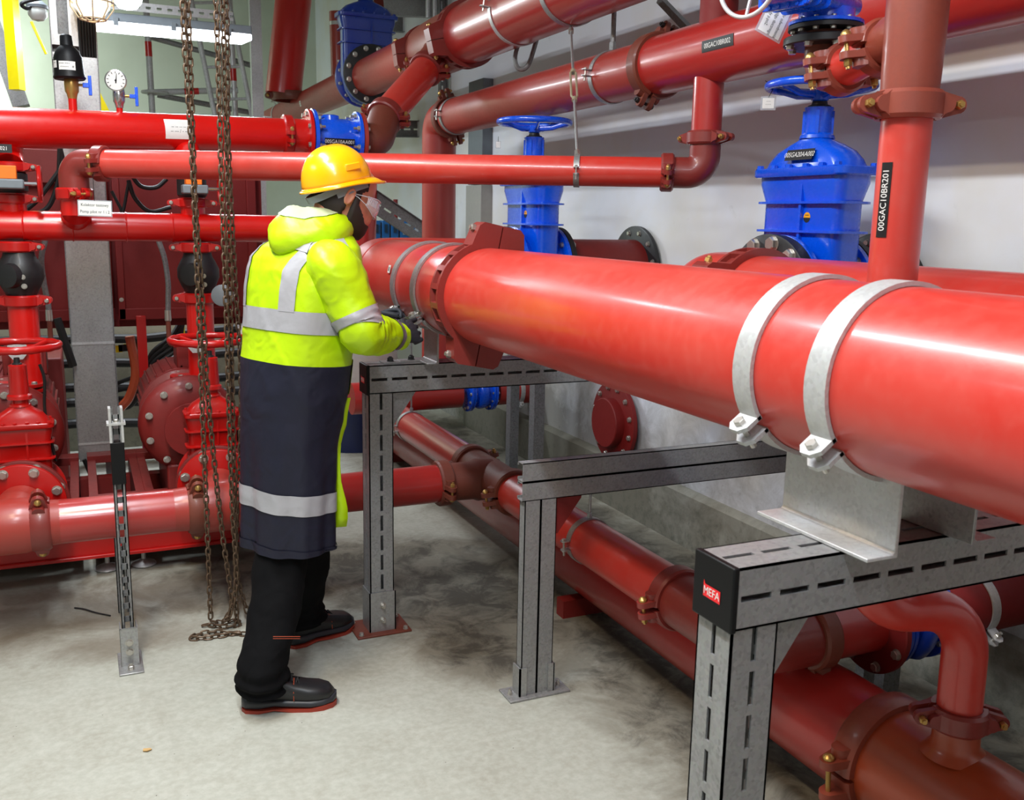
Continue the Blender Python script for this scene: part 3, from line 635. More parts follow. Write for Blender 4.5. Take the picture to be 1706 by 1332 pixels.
# hanging tags on handwheels
def tag_card(label_, c, r, u, w, h, lines, string=None, clear=0.006, deep=False):
    t = thing('paper_tag', label_, 'tag', c); f = fn_plane(c, r, u)
    b = MB(); cw, chh = w / 2 + clear, h / 2 + clear; b.add([f(-cw, -chh, -.0008), f(cw, -chh, -.0008), f(cw, chh, -.0008), f(-cw, chh, -.0008), f(-cw, -chh, 0), f(cw, -chh, 0), f(cw, chh, 0), f(-cw, chh, 0)], [(3, 2, 1, 0), (4, 5, 6, 7), (0, 1, 5, 4), (1, 2, 6, 5), (2, 3, 7, 6), (3, 0, 4, 7)])
    b.build('plastic_sleeve', M['sleeve'], t)
    label(t, fn_plane(c, r, u), w, h, M['white'], M['ink'], lines, name='card')
    if string:
        b = MB(); b.sweep(smooth_path([V(q) for q in string], 5), .0012, 5); b.build('tie', M['rubber'], t)
    return t
M['sleeve'] = plain('clear_plastic_sleeve', (196, 200, 206), .2, Alpha=.45)
ct = P(1280, 172, x=2.25); rv = V((.8, -.6, 0))
tag_card('small white tag tied under the handwheel of the large blue valve', ct, rv, (0, 0, 1), .04, .035, [('= = =', .006, 0, .006), ('= = = =', .006, 0, -.004)], [ct + V((0, 0, .02)), ct + V((.015, 0, .055)), ct + V((-.02, .0, .075))])
ct = P(830, 241, x=1.98)
tag_card('tiny white tag hanging from the wheel of the middle blue valve', ct, (.9, -.43, 0), (0, 0, 1), .022, .03, [('- -', .01, 0, .004)], [ct + V((0, 0, .015)), ct + V((0, 0, .04))], clear=.002)
# lower blue valve and its line
LY, LZ, LR = 5.72, .50, .10
pipe('wall_pipe', [(1.50, LY, LZ), (2.22, LY, LZ)], LR, M['red_mid'], 'red pipe behind the slotted post leading to the lower blue valve')
coupling((1.62, LY, LZ), (1, 0, 0), LR, (0, 0, 1), 'coupling at the far end of the floor pipe, seen behind the slotted post', M['rust'])
gate_valve('dark blue flanged valve low behind the slotted rack', (2.36, LY, LZ), (1, 0, 0), (0, 1, .25), .58, M['blue'], comp=('m', 'm'), zw=.7)
t = pipe('wall_pipe', [(2.48, LY, LZ), (XW, LY, LZ)], LR, M['red_mid'], 'short red pipe from the lower blue valve to the wall')
band((2.64, LY, LZ), (1, 0, 0), LR + .001, .03, .004, 'steel clamp on the short pipe beside the lower blue valve', M['galv_white'], ear=(0, -.6, -.8), group=None)
for nm, (x, y, z, l) in enumerate(((2.72, 4.57, .50, 'round red blind flange with bolts on the right wall low down'), (2.72, 2.72, .50, 'red blind flange on the wall partly hidden by the front bracket'))):
    t = thing('blind_flange', l, 'flange', (x, y, z))
    fl = flange(t, (x, y, z), (-1, 0, 0), .232, .03, M['red_dark'], 12, .014, M['zinc'], both=False, name='flange_disc')
    MB().lathe((x - .01, y, z), (-1, 0, 0), [(0, .14), (.055, .14), (.06, .136)], 40).build('cover_boss', M['red_dark'], t)
    MB().tube((x, y, z), (XW, y, z), .15, 30).build('pipe_stub', M['black_iron'], t)
# third blue valve, upper left, flow along Y
UX, UZ = 2.10, 2.65
# ================================================================ UPPER PIPES
gate_valve('dark blue gate valve high at the back, above and left of the diagonal pipe', (2.10, 7.42, UZ + .02), (0, 1, 0), s=.98, mat=M['blue_dark'], comp=('b', ''), ww=False)
pipe('upper_pipe', [(UX, -.6, UZ), (UX, 5.30, UZ)], .162, M['red_mid'], 'thick glossy red pipe high across the top of the picture', n=64)
t = tee_fit((UX, 5.66, UZ), (0, 1, 0), (-.62, -.62, -.55), .160, .32, .30, 'large brown tee where the diagonal pipe joins the upper pipe', M['terra'], r2=.086)
coupling((UX, 5.33, UZ), (0, 1, 0), .162, (-1, 0, -.25), 'large toothed coupling right of the upper tee, brass nut below', M['terra_red'], big=True, w=.08, ribs=9)
coupling((UX, 6.02, UZ), (0, 1, 0), .145, (-1, 0, -.15), 'large toothed coupling left of the upper tee', M['terra_red'], big=True, w=.07, ribs=9)
pipe('upper_pipe', [(UX - .02, 6.04, UZ), (UX - .02, 7.28, UZ)], .137, M['red_dusty'], 'dusty red pipe between the upper tee and the back blue valve', n=56)
t = pipe('upper_pipe', [(UX - .03, 7.56, UZ), (UX - .03, 10.9, UZ), (UX - .03, 11.2, UZ)], .128, M['red_dusty'], 'dull red pipe running back beyond the high blue valve', n=48)
label(t, fn_cyl((UX - .03, 9.1, UZ), (0, -1, 0), (-1, 0, -.2), .128), .05, .05, M['white'], M['ink'], [], name='sticker', extra=[(1, [(-.01, -.012), (.01, -.012), (.01, .012), (-.01, .012)])])
for y, l in ((7.68, 'strap clamp on the dull red pipe just left of the high blue valve'), (10.5, 'strap clamp at the far end of the dull red pipe')):
    band((UX - .03, y, UZ), (0, 1, 0), .129, .045, .006, l, M['galv_white'], ear=(-.5, 0, .8), ear_gap=.03, ear_l=.08, group=None)
for y, l in ((4.62, 'thin steel band clamp on the thick upper pipe right of its coupling'), (4.05, 'thin steel band clamp on the thick upper pipe holding the hanger rod')):
    if y < 4.2: band((UX, y, UZ), (0, 1, 0), .163, .035, .004, l, M['galv'], ear=(-1, 0, .1), ear_l=.03, group=None, rod=None)
    else: band((UX, y, UZ), (0, 1, 0), .163, .03, .004, l, M['galv_white'], ear=(-1, 0, .12), ear_l=.05, ear_gap=.035, group=None)
# blue strainer and red line to the diagonal
H1Y, H1Z, H1R = 5.0, 2.012, .084
HA = P(13, 212, y=4.74); HB = V((1.015, H1Y, H1Z)); pipe('header_pipe', [HA + (HA - HB) * .9, HB], H1R, M['red_left'], 'bright red header pipe along the top left, under the black vent', n=56)
hp = bpy.data.objects['header_pipe']
pt = P(290, 211, y=H1Y - .15); pt = HA + (HB - HA) * ((pt.x - HA.x) / (HB.x - HA.x))
label(hp, fn_cyl(pt, (HB - HA), (0, -1, .12), H1R), .125, .092, M['white'], M['ink'], []) if 0 else label(hp, fn_cyl(pt, (HB - HA), (0, -1, .12), H1R), .125, .092, M['white'], M['ink'], [('-- -- -- --', .022, .0, .010, .9), ('-- --- / - --', .022, .0, -.010, .9)], name='faded_sticker')
band((.90, H1Y, H1Z), (1, 0, 0), H1R + .001, .035, .003, 'steel band clamp on the red header left of the blue body', M['galv'], ear=(0, -1, -.1), ear_gap=.02, ear_l=.02, group=None)
coupling((1.00, H1Y, H1Z), (1, 0, 0), H1R, (0, -1, -.1), 'red coupling just left of the small blue valve body', M['red_cast'], w=.05)
t = pipe('header_pipe', [(1.02, H1Y, H1Z + .002), (1.10, H1Y, H1Z + .002)], H1R, M['red_left'], 'short red spool piece left of the small blue valve body', n=40)
flange(t, (1.105, H1Y, H1Z), (1, 0, 0), .135, .02, M['red_left'], 8, .012, M['zinc'], both=False, bolt_side=-1)
t = thing('check_valve', 'small blue flanged valve body with code label at the top, left of centre', 'valve', (1.24, H1Y, H1Z))
b = MB(); b.lathe((1.135, H1Y, H1Z), (1, 0, 0), [(0, .09), (.02, .088), (.05, .098), (.17, .098), (.20, .088), (.215, .09)], 40); b.build('valve_body', M['blue'], t, sharp=60)
MB().lathe((1.22, H1Y, H1Z + .06), (0, 0, 1), [(0, .05), (.05, .045), (.055, .03)], 20).build('cover_boss', M['blue'], t)
for x, sd in ((1.128, 1), (1.355, -1)): flange(t, (x, H1Y, H1Z), (1, 0, 0), .138, .02, M['blue'], 8, .013, M['zinc'], both=False, bolt_side=sd, blen=.02)
label(t, fn_cyl((1.245, H1Y, H1Z), (1, 0, 0), (-.15, -1, -.25), .1), .155, .034, M['label_black'], M['white'], [('00SGA10AA001', .025, 0, 0, .92)], desc='black label reading 00SGA10AA001')
E0 = V((1.42, H1Y, H1Z)); E1 = V((1.56, 5.16, 2.15)); E2 = V((1.90, 5.46, 2.46)); dg = (E2 - E1).normalized()
t = thing('pipe_elbow', 'brown pipe elbow right of the small blue valve body', 'pipe fitting', E0)
flange(t, (1.378, H1Y, H1Z), (1, 0, 0), .135, .022, M['red_dusty'], 8, .012, M['zinc'], both=False)
MB().sweep(bend([(1.385, H1Y, H1Z), (1.47, 5.0, H1Z + .0), E1 + dg * .0], .16, 8), .085, 36).build('elbow_body', M['rust'], t, sharp=60)
coupling(E1 + dg * .01, dg, .084, (.75, -.7, -.2), 'dusty coupling at the lower end of the diagonal pipe', M['terra_red'], w=.06)
pipe('diagonal_pipe', [E1 + dg * .03, E2 + dg * .0], .084, M['red_big'], 'short diagonal red pipe above the yellow hard hat', n=48)
coupling(E2 + dg * .01, dg, .084, (.75, -.7, -.2), 'dusty coupling at the upper end of the diagonal pipe', M['terra_red'], w=.06)
# BR002 line
QX, QZ, QR = 2.22, 2.25, .11
t = pipe('upper_pipe', [(QX, -.6, QZ), (QX, 3.49, QZ)], QR + .006, M['red_mid'], 'red pipe with black code label rising to the upper right', n=60)
pl_b = P(1197, 77, x=QX - .11)
label(t, fn_cyl((QX, pl_b.y, QZ), (0, -1, 0), (-1, 0, -.05), QR + .006), .185, .04, M['label_black'], M['white'], [('00GAC10BR002', .0245, 0, 0, .93)], desc='black label reading 00GAC10BR002')
pipe('upper_pipe', [(QX, 3.51, QZ), (QX, 5.86, QZ)], QR, M['red_dusty'], 'dull red pipe left of the middle coupling, ending at an elbow', n=56)
coupling((QX, 3.50, QZ), (0, 1, 0), QR + .004, (.35, -.35, 1), 'brown coupling in the middle of the labelled upper pipe', M['rust'], w=.07, bolt_mat=M['black_iron'])
band((QX, 3.87, QZ), (0, 1, 0), QR + .001, .03, .004, 'thin steel clamp with upright stud left of the middle coupling', M['galv'], ear=(-1, 0, .08), ear_l=.04, ear_gap=.022, group=None)
MB_ = MB(); MB_.tube((QX, 3.87, QZ + QR), (QX, 3.87, 2.75), .011, 10); MB_.hexb((QX, 3.87, QZ + QR), (0, 0, 1), .018, .04)
tag(MB_.build('hanger_rod', M['galv_dark'], loc=(QX, 3.87, QZ + QR)), 'dark vertical rod between the two upper pipes', 'rod')
band((QX, 5.80, QZ), (0, 1, 0), QR + .001, .035, .004, 'thin steel clamp at the far end of the dull red upper pipe', M['galv'], ear=(-1, 0, .05), ear_l=.035, ear_gap=.03, group=None)
coupling((QX, 5.90, QZ), (0, 1, 0), QR, (.3, 0, -1), 'dark coupling at the left end of the dull red upper pipe', M['rust'], w=.06)
pipe('riser_pipe', [(QX, 5.91, QZ), (QX, 6.12, QZ), (QX, 6.12, LZ)], .112, M['red_dusty'], 'vertical red pipe going down behind the thin horizontal pipe', R=.17, n=48)
coupling((QX, 6.12, 1.99), (0, 0, 1), .112, (.8, -.6, 0), 'coupling just under the far elbow, above the thin horizontal pipe', M['terra_red'], w=.06)
# rod with turnbuckle
TA = V((.02, 4.42, 1.812)); TB = V((2.13, 3.16, 1.808)); bc = P(950, 280, y=3.42); bcc = TA + (TB - TA) * ((bc.x - TA.x) / (TB.x - TA.x)); rx0 = V((UX, 4.05, UZ - .163)); r1 = bcc + V((0, 0, .058))
t = thing('hanger_rod', 'steel hanger rod with turnbuckle above the thin horizontal pipe', 'rod', r1)
dd = (rx0 - r1); b = MB(); b.tube(r1, r1 + dd * .4, .006, 10); b.tube(r1 + dd * .60, rx0, .006, 10); b.build('threaded_rod', M['galv'], t)
b = MB(); u_, v_ = frame(dd)
for sg in (-1, 1): b.sweep([r1 + dd * .40, r1 + dd * .42 + u_ * .012 * sg, r1 + dd * .6 + u_ * .012 * sg, r1 + dd * .62], .005, 8)
b.hexb(r1 + dd * .385, dd, .012, .022); b.hexb(r1 + dd * .60, dd, .012, .022); b.build('turnbuckle', plain('cream_turnbuckle', (190, 180, 150), .4, .5), t)
b = MB(); b.hexb(r1, dd, .012, .03); b.hexb(rx0 - dd * .06, dd, .013, .03); b.build('coupling_nut', M['zinc'], t)
# thin test header
TA = V((.02, 4.42, 1.812)); TB = V((2.13, 3.16, 1.808)); td = (TB - TA).normalized(); TRr = .057
pipe('thin_pipe', [TA + td * .09, TB - td * .06], TRr, M['red_big'], 'thin red horizontal pipe passing behind the yellow hard hat', n=48)
t = pipe('pipe_elbow', [TA + td * .10, TA + td * -.02, V(TA + td * -.02) + V((0, 0, -.12))], .0585, M['terra_red'], 'dusty red elbow at the left end of the thin horizontal pipe', R=.10, n=36, cat='pipe fitting')
coupling(TA + td * .105, td, TRr, (.1, -1, -.1), 'red coupling at the left end of the thin horizontal pipe', M['terra_red'], w=.05)
cE = TA - td * .02
coupling(cE + V((0, 0, -.125)), (0, 0, 1), .057, (.3, -1, 0), 'red coupling under the left elbow, with tag string', M['red_cast'], w=.05)
pipe('pipe_outlet', [cE + V((0, 0, -.13)), V((cE.x, cE.y, 1.60))], .057, M['red_left'], 'short upright red outlet under the left elbow', n=36)
coupling(TB - td * .05, td, TRr, (-.25, -.9, -.2), 'dusty coupling at the right end of the thin horizontal pipe', M['terra_red'], w=.05)
t = pipe('pipe_elbow', [TB - td * .05, TB + td * .09, TB + td * .09 + V((0, 0, .13))], .0585, M['terra_red'], 'dusty red elbow at the right end of the thin horizontal pipe', R=.115, n=36, cat='pipe fitting')
tb = TB + td * .09
coupling(tb + V((0, 0, .13)), (0, 0, 1), TRr, (.3, -.95, 0), 'dusty coupling above the right elbow of the thin pipe', M['terra_red'], w=.05)
pipe('branch_pipe', [tb + V((0, 0, .14)), V((tb.x, tb.y, QZ - .05))], TRr, M['red_mid'], 'short upright red pipe joining the thin pipe to the labelled upper pipe', n=36)
pipe('branch_pipe', [V((QX, tb.y - .02, QZ + .05)), V((QX, tb.y - .02, 3.4))], .07, M['red_dark'], 'dark red vertical pipe rising above the labelled upper pipe', n=36)
bc = P(950, 280, y=3.42); tt = (bc.x - TA.x) / (TB.x - TA.x); bcc = TA + (TB - TA) * tt
band(bcc, td, TRr + .001, .022, .004, 'steel band hanging the thin horizontal pipe from the rod', M['galv'], ear=(.2, 1, 0), ear_l=.015, group=None)
# riser top tee, small branch and blue angle valve
tt0 = V((RX, RY, 2.10))
t = thing('pipe_tee', 'brown primer tee above the labelled vertical pipe at the top right', 'pipe fitting', tt0)
b = MB(); b.lathe((RX, RY, 1.885), (0, 0, 1), [(0, .058), (.05, .06), (.16, .062), (.30, .062), (.42, .058), (.6, .058)], 44)
br = V((.20, .96, -.17)).normalized(); b.lathe((RX, RY, 2.03), br, [(0, .05), (.07, .052), (.095, .047), (.11, .047)], 32); b.build('fitting_body', M['terra'], t, sharp=60)
b1 = V((RX, RY, 2.03)) + br * .125
coupling(b1, br, .045, (-.95, .1, -.05), 'brown coupling on the small branch nearest the brown tee', M['terra'], w=.045)
t = pipe('branch_pipe', [b1 + br * .005, b1 + br * .145], .045, M['red_big'], 'very short red branch pipe with white sticker at the top right', n=36)
label(t, fn_cyl(b1 + br * .07, br, (-.8, -.2, .6), .045, 1.2), .034, .026, M['white'], plain('navy_print', (40, 40, 110), .5), [('-', .05, 0, 0)], name='sticker')
b2 = b1 + br * .15
coupling(b2, br, .045, (-.95, .1, -.05), 'brown coupling at the far end of the small branch', M['terra'], w=.045)
e3 = b2 + V((.02, .09, 0))
t = pipe('pipe_elbow', [b2, e3, e3 + V((0, 0, .10))], .046, M['rust'], 'small brown elbow under the black and blue flanges at the top right', R=.07, n=28, cat='pipe fitting')
flange(t, e3 + V((0, 0, .075)), (0, 0, 1), .098, .02, M['black_iron'], 8, .010, M['zinc'], both=False, bolt_side=-1)
gate_valve('blue angle valve at the top right with silver handwheel pointing left', e3 + V((0, 0, .165)), (0, 0, 1), (-.96, -.28, -.02), .40, M['blue'], bw=.15, comp=('b', ''), wheel_R=.19, zw=.80, wheel_mat=M['silver'])
ct = P(1291, 33, d=2.35)
tag_card('laminated white tag with upside down Polish text at the top right', ct, V((-.50, -.1, -.86)), V((.72, -.42, -.45)), .088, .058, [('Zawór odwodnienia', .0115, 0, .016, .95), ('rurociągu tłocznego', .0115, 0, .0, .95), ('wody p.poż.', .0115, 0, -.016, .95)], [ct + V((.0, .0, .03)), ct + V((-.01, .04, .08))])
# black cable loop under the thick pipe
b = MB(); b.sweep(smooth_path([P(868, 60, d=5), P(858, 95, d=5), P(864, 114, d=5), P(880, 108, d=5), P(896, 60, d=5)], 8), .012, 8)
tag(b.build('cable_loop', M['galv_dark'], loc=P(868, 90, d=5)), 'grey cable loop hanging below the thick upper pipe', 'cable')
b = MB(); pa, pb = P(1100, 0, x=2.65), P(1150, 52, x=2.65); b.sweep([pa, pb, pb + (pb - pa) * 1.2], .016, sec=[(-1, -1), (1, -1), (1, 1), (-1, 1)])
tag(b.build('diagonal_brace', M['galv_dark'], loc=pa), 'dark diagonal steel brace behind the labelled upper pipe', 'brace')
# ================================================================ LEFT PUMP SET
H3Y, H3Z = 4.70, 1.552
t = pipe('header_pipe', [(-1.6, H3Y, H3Z), (.95, H3Y, H3Z)], .064, M['red_left'], 'bright red header pipe below the paper sign, left of the worker', n=48,
     seams=[((x, H3Y, H3Z), (1, 0, 0)) for x in (P(38, 378, y=4.64).x, P(121, 378, y=4.64).x, P(211, 378, y=4.64).x, P(289, 378, y=4.64).x)])
oc = (TA - td * .02)
MB().lathe((oc.x, H3Y, H3Z + .03), V((oc.x, oc.y, 1.66)) - V((oc.x, H3Y, H3Z + .03)), [(0, .075), (.04, .062), (.12, .058)], 28).build('branch_outlet', M['red_left'], t, sharp=60)
ct = P(158, 347, y=4.30)
tag_card('white paper sign reading Kolektor testowy hanging below the left elbow', ct, (.915, -.40, -.02), (0.02, 0, 1), .132, .058, [('Kolektor testowy', .0165, 0, .013, .95), ('Pomp pilot nr 1 i 2', .0165, 0, -.014, .95)], [ct + V((.0, .0, .03)), ct + V((0, -.01, .07)), ct + V((0, -.01, .135))], clear=.004)
def red_valve(loc, label_):
    t = gate_valve(label_, (0, 0, 0), (1, 0, 0), s=1, mat=M['red_cast'], bw=.15, comp=('', ''), ww=False, tall=.13)
    handwheel(t, .915, .235, M['red_cast'], 4, .018, .03, bumps=True)
    MB().lathe((0, 0, .60), (0, 0, 1), [(0, .07), (.02, .068), (.03, .055), (.20, .05), (.205, .04)], 24).build('yoke_sleeve', M['red_cast'], t)
    b = MB(); b.sweep(smooth_path([(.0, -.12, .80), (-.0, -.14, .7), (0, -.13, .5), (0, -.17, .2)], 5), .009, 8); b.build('hose', M['rubber'], t)
    place(t, loc, (0, 1, 0), (0, 0, 1), .68); return t
def pump_unit(x, wh, side):
    red_valve((x + .04, 4.27, TZ), 'red gate valve with spoked handwheel, %s' % wh)
    # suction tee with flange
    t = thing('pipe_tee', 'large red tee with round bolted flange on the floor pipe, %s' % wh, 'pipe fitting', (x, FY, TZ)); b = MB()
    b.lathe((x - .17, FY, TZ), (1, 0, 0), [(0, FR), (.05, FR + .004), (.12, FR + .02), (.22, FR + .02), (.29, FR + .004), (.34, FR)], 40)
    b.lathe((x, FY, TZ), V((.16, 1, .08)), [(0, .09), (.10, .102), (.13, .092), (.20, .09)], 36); b.build('fitting_body', M['red_dusty'], t, sharp=60)
    flange(t, (x + .03, 4.06, TZ + .02), (.1, 1, .05), .165, .022, M['red_cast'], 8, .017, M['zinc'], both=False, bolt_side=-1, a0=PI / 8)
    flange(t, (x + .034, 4.10, TZ + .02), (.1, 1, .05), .172, .022, M['red_dull'], 8, .017, M['zinc'], both=False, bolt_side=-1, a0=PI / 8)
    # pump + motor
    px = x - .03
    t = thing('pump', 'red centrifugal pump with finned motor standing on the red base, %s' % wh, 'pump', (px, 4.62, .3))
    b = MB(); c0 = V((px, 4.56, .66)); rings = []
    b.lathe(c0 - V((0, .07, 0)), (0, 1, 0), [(0, .10), (.0, .15), (.02, .205), (.05, .222), (.09, .222), (.12, .205), (.14, .15)], 44); b.build('volute_casing', M['red_dull'], t, sharp=50)
    MB().lathe((px, 4.40, .66), (0, 1, 0), [(0, .12), (.02, .12), (.03, .085), (.10, .08)], 32).build('suction_flange', M['red_dull'], t)
    bolts(t, ring_pts((px, 4.49, .66), (0, -1, 0), .185, 10), (0, -1, 0), .014, .014, M['zinc'])
    b = MB(); b.lathe((px, 4.68, .68), (0, 1, 0), [(0, .12), (.04, .15), (.06, .205), (.10, .205)], 40); b.build('motor_bracket', M['red_dull'], t)
    b = MB(); b.lathe((px, 4.78, .70), (0, 1, 0), [(0, .17), (.02, .185), (.40, .185), (.44, .15)], 40)
    for k in range(28):
        q = 2 * PI * k / 28; rd = V((math.cos(q), 0, math.sin(q))); b.box(V((px, 4.98, .70)) + rd * .187, (.014, .36, .009), rd, (0, 1, 0))
    b.build('finned_motor', M['red_dull'], t, sharp=30)
    b = MB(); b.bb((px - .02, 4.80, .88), (px + .16, 4.98, 1.0)); b.build('terminal_box', M['red_dull'], t, bevel=.006)
    b = MB(); b.bb((px - .11, 4.50, .26), (px + .11, 5.05, .48)); b.build('pump_foot', M['red_dull'], t, bevel=.01)
    # discharge
    dx = x + .055
    t = thing('riser_pipe', 'upright red discharge pipe between pump and black check valve, %s' % wh, 'pipe', (dx, H3Y, .88))
    MB().tube((dx, H3Y, .85), (dx, H3Y, 1.22), .062, 36).build('pipe_body', M['red_left'], t)
    flange(t, (dx - .04, H3Y - .02, .86), (0, 0, 1), .11, .016, M['red_cast'], 4, .012, M['zinc'], both=False); flange(t, (dx - .04, H3Y - .02, .835), (0, 0, 1), .11, .016, M['red_cast'], 4, .012, M['zinc'], both=False, bolt_side=-1)
    b = MB(); b.lathe((dx - .03, H3Y - .075, 1.02), (0, -1, 0), [(0, .045), (.012, .045)], 7); o = b.build('hexagon_plug', M['galv_white'], t)
    b = MB(); b.sweep([(dx - .06, H3Y, 1.01), (dx - .125, H3Y - .01, 1.01)], .012, 8); b.build('side_nipple', M['red_cast'], t)
    coupling((dx, H3Y, 1.228), (0, 0, 1), .062, (1, -.1, 0), 'red coupling under the black check valve, %s' % wh, M['red_cast'], w=.05, bolt_mat=M['zinc'])
    t = thing('check_valve', 'black bulging check valve between two red couplings, %s' % wh, 'valve', (dx, H3Y, 1.25))
    b = MB(); b.lathe((dx, H3Y, 1.235), (0, 0, 1), [(0, .055), (.02, .062), (.05, .078), (.09, .094), (.13, .094), (.165, .078), (.185, .066), (.21, .06)], 32); b.build('valve_body', M['black_iron'], t, sharp=70)
    b = MB(); b.lathe((dx - .03, H3Y - .07, 1.34), (-.6, -.8, 0), [(0, .055), (.03, .05), (.035, .03)], 20); b.build('hinge_cover', M['black_iron'], t)
    bolts(t, [(dx + .012, H3Y - .095, 1.335), (dx + .016, H3Y - .085, 1.295)], (0, -1, 0), .010, .01, M['zinc'])
    coupling((dx - .01, H3Y, 1.462), (0, 0, 1), .058, (1, -.1, 0), 'red coupling above the black check valve, %s' % wh, M['red_cast'], w=.046, bolt_mat=M['zinc'])
    # butterfly valve between headers
    coupling((dx - .01, H3Y + .03, 1.665), (0, 0, 1), .055, (1, -.12, 0), 'red coupling under the small butterfly valve, %s' % wh, M['red_cast'], w=.04, bolt_mat=M['zinc'])
    MB_ = MB(); MB_.tube((dx - .01, H3Y + .03, 1.60), (dx - .01, H3Y + .03, 1.70), .055, 28); tag(MB_.build('pipe_nipple', M['red_left'], loc=(dx, H3Y, 1.6)), 'short red nipple above the lower header, %s' % wh, 'pipe')
    t = thing('butterfly_valve', 'small butterfly valve with orange indicator and grey gearbox, %s' % wh, 'valve', (dx, H3Y, 1.72)); vx, vy = dx - .01, H3Y + .03
    MB().lathe((vx, vy, 1.69), (0, 0, 1), [(0, .058), (.01, .066), (.08, .066), (.09, .058)], 32).build('valve_body', M['black_iron'], t)
    b = MB(); b.bb((vx - .055, vy - .16, 1.705), (vx + .055, vy - .07, 1.745)); gb = b.build('gearbox', M['grey_box'], t, bevel=.006)
    b = MB(); b.bb((vx - .04, vy - .15, 1.745), (vx + .03, vy - .08, 1.80)); b.build('orange_indicator', M['orange'], gb, bevel=.003)
    b = MB(); b.tube((vx + .05, vy - .12, 1.728), (vx + .11, vy - .12, 1.728), .008, 10); b.build('stem', M['chrome'], t)
    b = MB(); b.sweep([(vx + .115, vy - .12 + math.cos(2 * PI * k / 30) * .07, 1.728 + math.sin(2 * PI * k / 30) * .07) for k in range(30)], .009, 8, closed=True)
    for k in range(3): q = 2 * PI * k / 3; b.tube((vx + .115, vy - .12, 1.728), (vx + .115, vy - .12 + math.cos(q) * .07, 1.728 + math.sin(q) * .07), .006, 8)
    b.build('handwheel', M['red_cast'], t)
    coupling((vx, vy, 1.80), (0, 0, 1), .057, (1, -.12, 0), 'red coupling above the small butterfly valve, %s' % wh, M['red_cast'], w=.04, bolt_mat=M['zinc'])
    t2 = pipe('branch_pipe', [(vx, vy, 1.81), (vx, vy + .06, 1.86), (vx, 4.74 + (vx + .26) * .205, 1.93)], .056, M['red_left'], 'short red branch pipe under the top left header, %s' % wh, n=32)
    return t2
t2 = pump_unit(-.29, 'at the left edge', -1)
label(t2, fn_cyl((-.30, H3Y + .05, 1.88), (1, 0, 0), (0, -1, 0), .2), .0001, .0001, M['label_black'], M['white'], []) if 0 else None
label(t2, fn_plane((-.305, H3Y - .035, 1.872), (1, -.1, 0), (0, 0.1, 1)), .155, .036, M['label_black'], M['white'], [('0BR021', .022, .03, 0, .9)], desc='black label ending 0BR021')
pump_unit(.455, 'behind the hanging chains', 1)
coupling((P(65, 845, y=FY).x, FY, TZ), (1, 0, 0), FR, (0, -.45, 1), 'long brown coupling on the floor pipe at the left, bolts above and below', M['terra_red'], w=.075)
coupling((P(328, 845, y=FY).x, FY, TZ), (1, 0, 0), FR, (0, -.45, 1), 'long brown coupling on the floor pipe behind the chains', M['rust'], w=.075)
# vent and gauge on the header
hz = H1Z + H1R - .01
def ball_valve(t, x, z, s):
    b = MB(); b.lathe((x, H1Y - .1, z), (0, 0, 1), [(0, .018 * s), (.02 * s, .022 * s), (.03 * s, .028 * s), (.06 * s, .03 * s), (.09 * s, .028 * s), (.1 * s, .022 * s), (.13 * s, .022 * s)], 16); v = b.build('ball_valve', M['chrome' if s < 1 else 'brass'], t)
    b = MB(); b.tube((x + .02 * s, H1Y - .1, z + .06 * s), (x + .07 * s, H1Y - .1, z + .06 * s), .006, 8); b.build('stem', M['brass'], v)
    b = MB(); b.bb((x + .045, H1Y - .11, z + .05 * s), (x + .072, H1Y - .09, z + .07 * s)); b.bb((x + .068, H1Y - .108, z + .06 * s - .042), (x + .082, H1Y - .092, z + .06 * s + .042)); b.build('valve_handle', M['blue'], v, bevel=.002)
vx = P(121, 170, y=4.72).x; gx = P(200, 170, y=4.75).x
vo = HA + (HB - HA) * ((vx - HA.x) / (HB.x - HA.x)); go = HA + (HB - HA) * ((gx - HA.x) / (HB.x - HA.x)); H1Yo = H1Y
t = thing('air_vent', 'black dome shaped air release vent on the top left header', 'vent', (vo.x, vo.y, vo.z + .07))
H1Y = vo.y + .1; zb = vo.z + .07
MB().tube((vo.x, vo.y, zb), (vo.x, vo.y, zb + .06), .018, 16).build('stub', M['red_left'], t); ball_valve(t, vo.x, zb + .06, 1.02)
zv = P(120, 133, y=vo.y).z
b = MB(); b.lathe((vo.x - .005, vo.y, zv), (-.03, 0, 1), [(t_ * .70, r_ * .82) for t_, r_ in ((0, .02), (.0, .075), (.012, .082), (.03, .076), (.13, .072), (.165, .060), (.19, .045), (.2, .036), (.205, .033), (.26, .030), (.268, .022))], 32); vb = b.build('vent_dome', M['black'], t, sharp=50)
label(vb, fn_cyl((vo.x - .006, vo.y, zv + .052), (0, 0, 1), (-.12, -1, 0), .0615, -PI / 2), .068, .036, M['white'], M['ink'], [('=== ===', .012, -.01, .008), ('======', .01, -.01, -.006), ('#', .014, .024, -.004)], name='data_sticker')
label(vb, fn_cyl((vo.x - .006, vo.y, zv + .058), (0, 0, 1), (-.92, -.5, 0), .0615, -PI / 2), .024, .03, M['white'], M['ink'], [('==', .012, 0, .005)], name='data_sticker')
t = thing('pressure_gauge', 'round steel pressure gauge with white dial on the top left header', 'gauge', (go.x, go.y, go.z + .07)); H1Y = go.y + .1
zb = go.z + .07; MB().tube((go.x, go.y, zb), (go.x, go.y, zb + .035), .014, 14).build('stub', M['red_left'], t); ball_valve(t, go.x, zb + .03, .9)
zg = P(197, 135, y=go.y).z; gd = V((-.10, -1, -.05)).normalized(); gc = V((go.x - .008, go.y, zg))
MB().tube((go.x, go.y, zb + .14), gc, .010, 12).build('gauge_stem', M['chrome'], t)
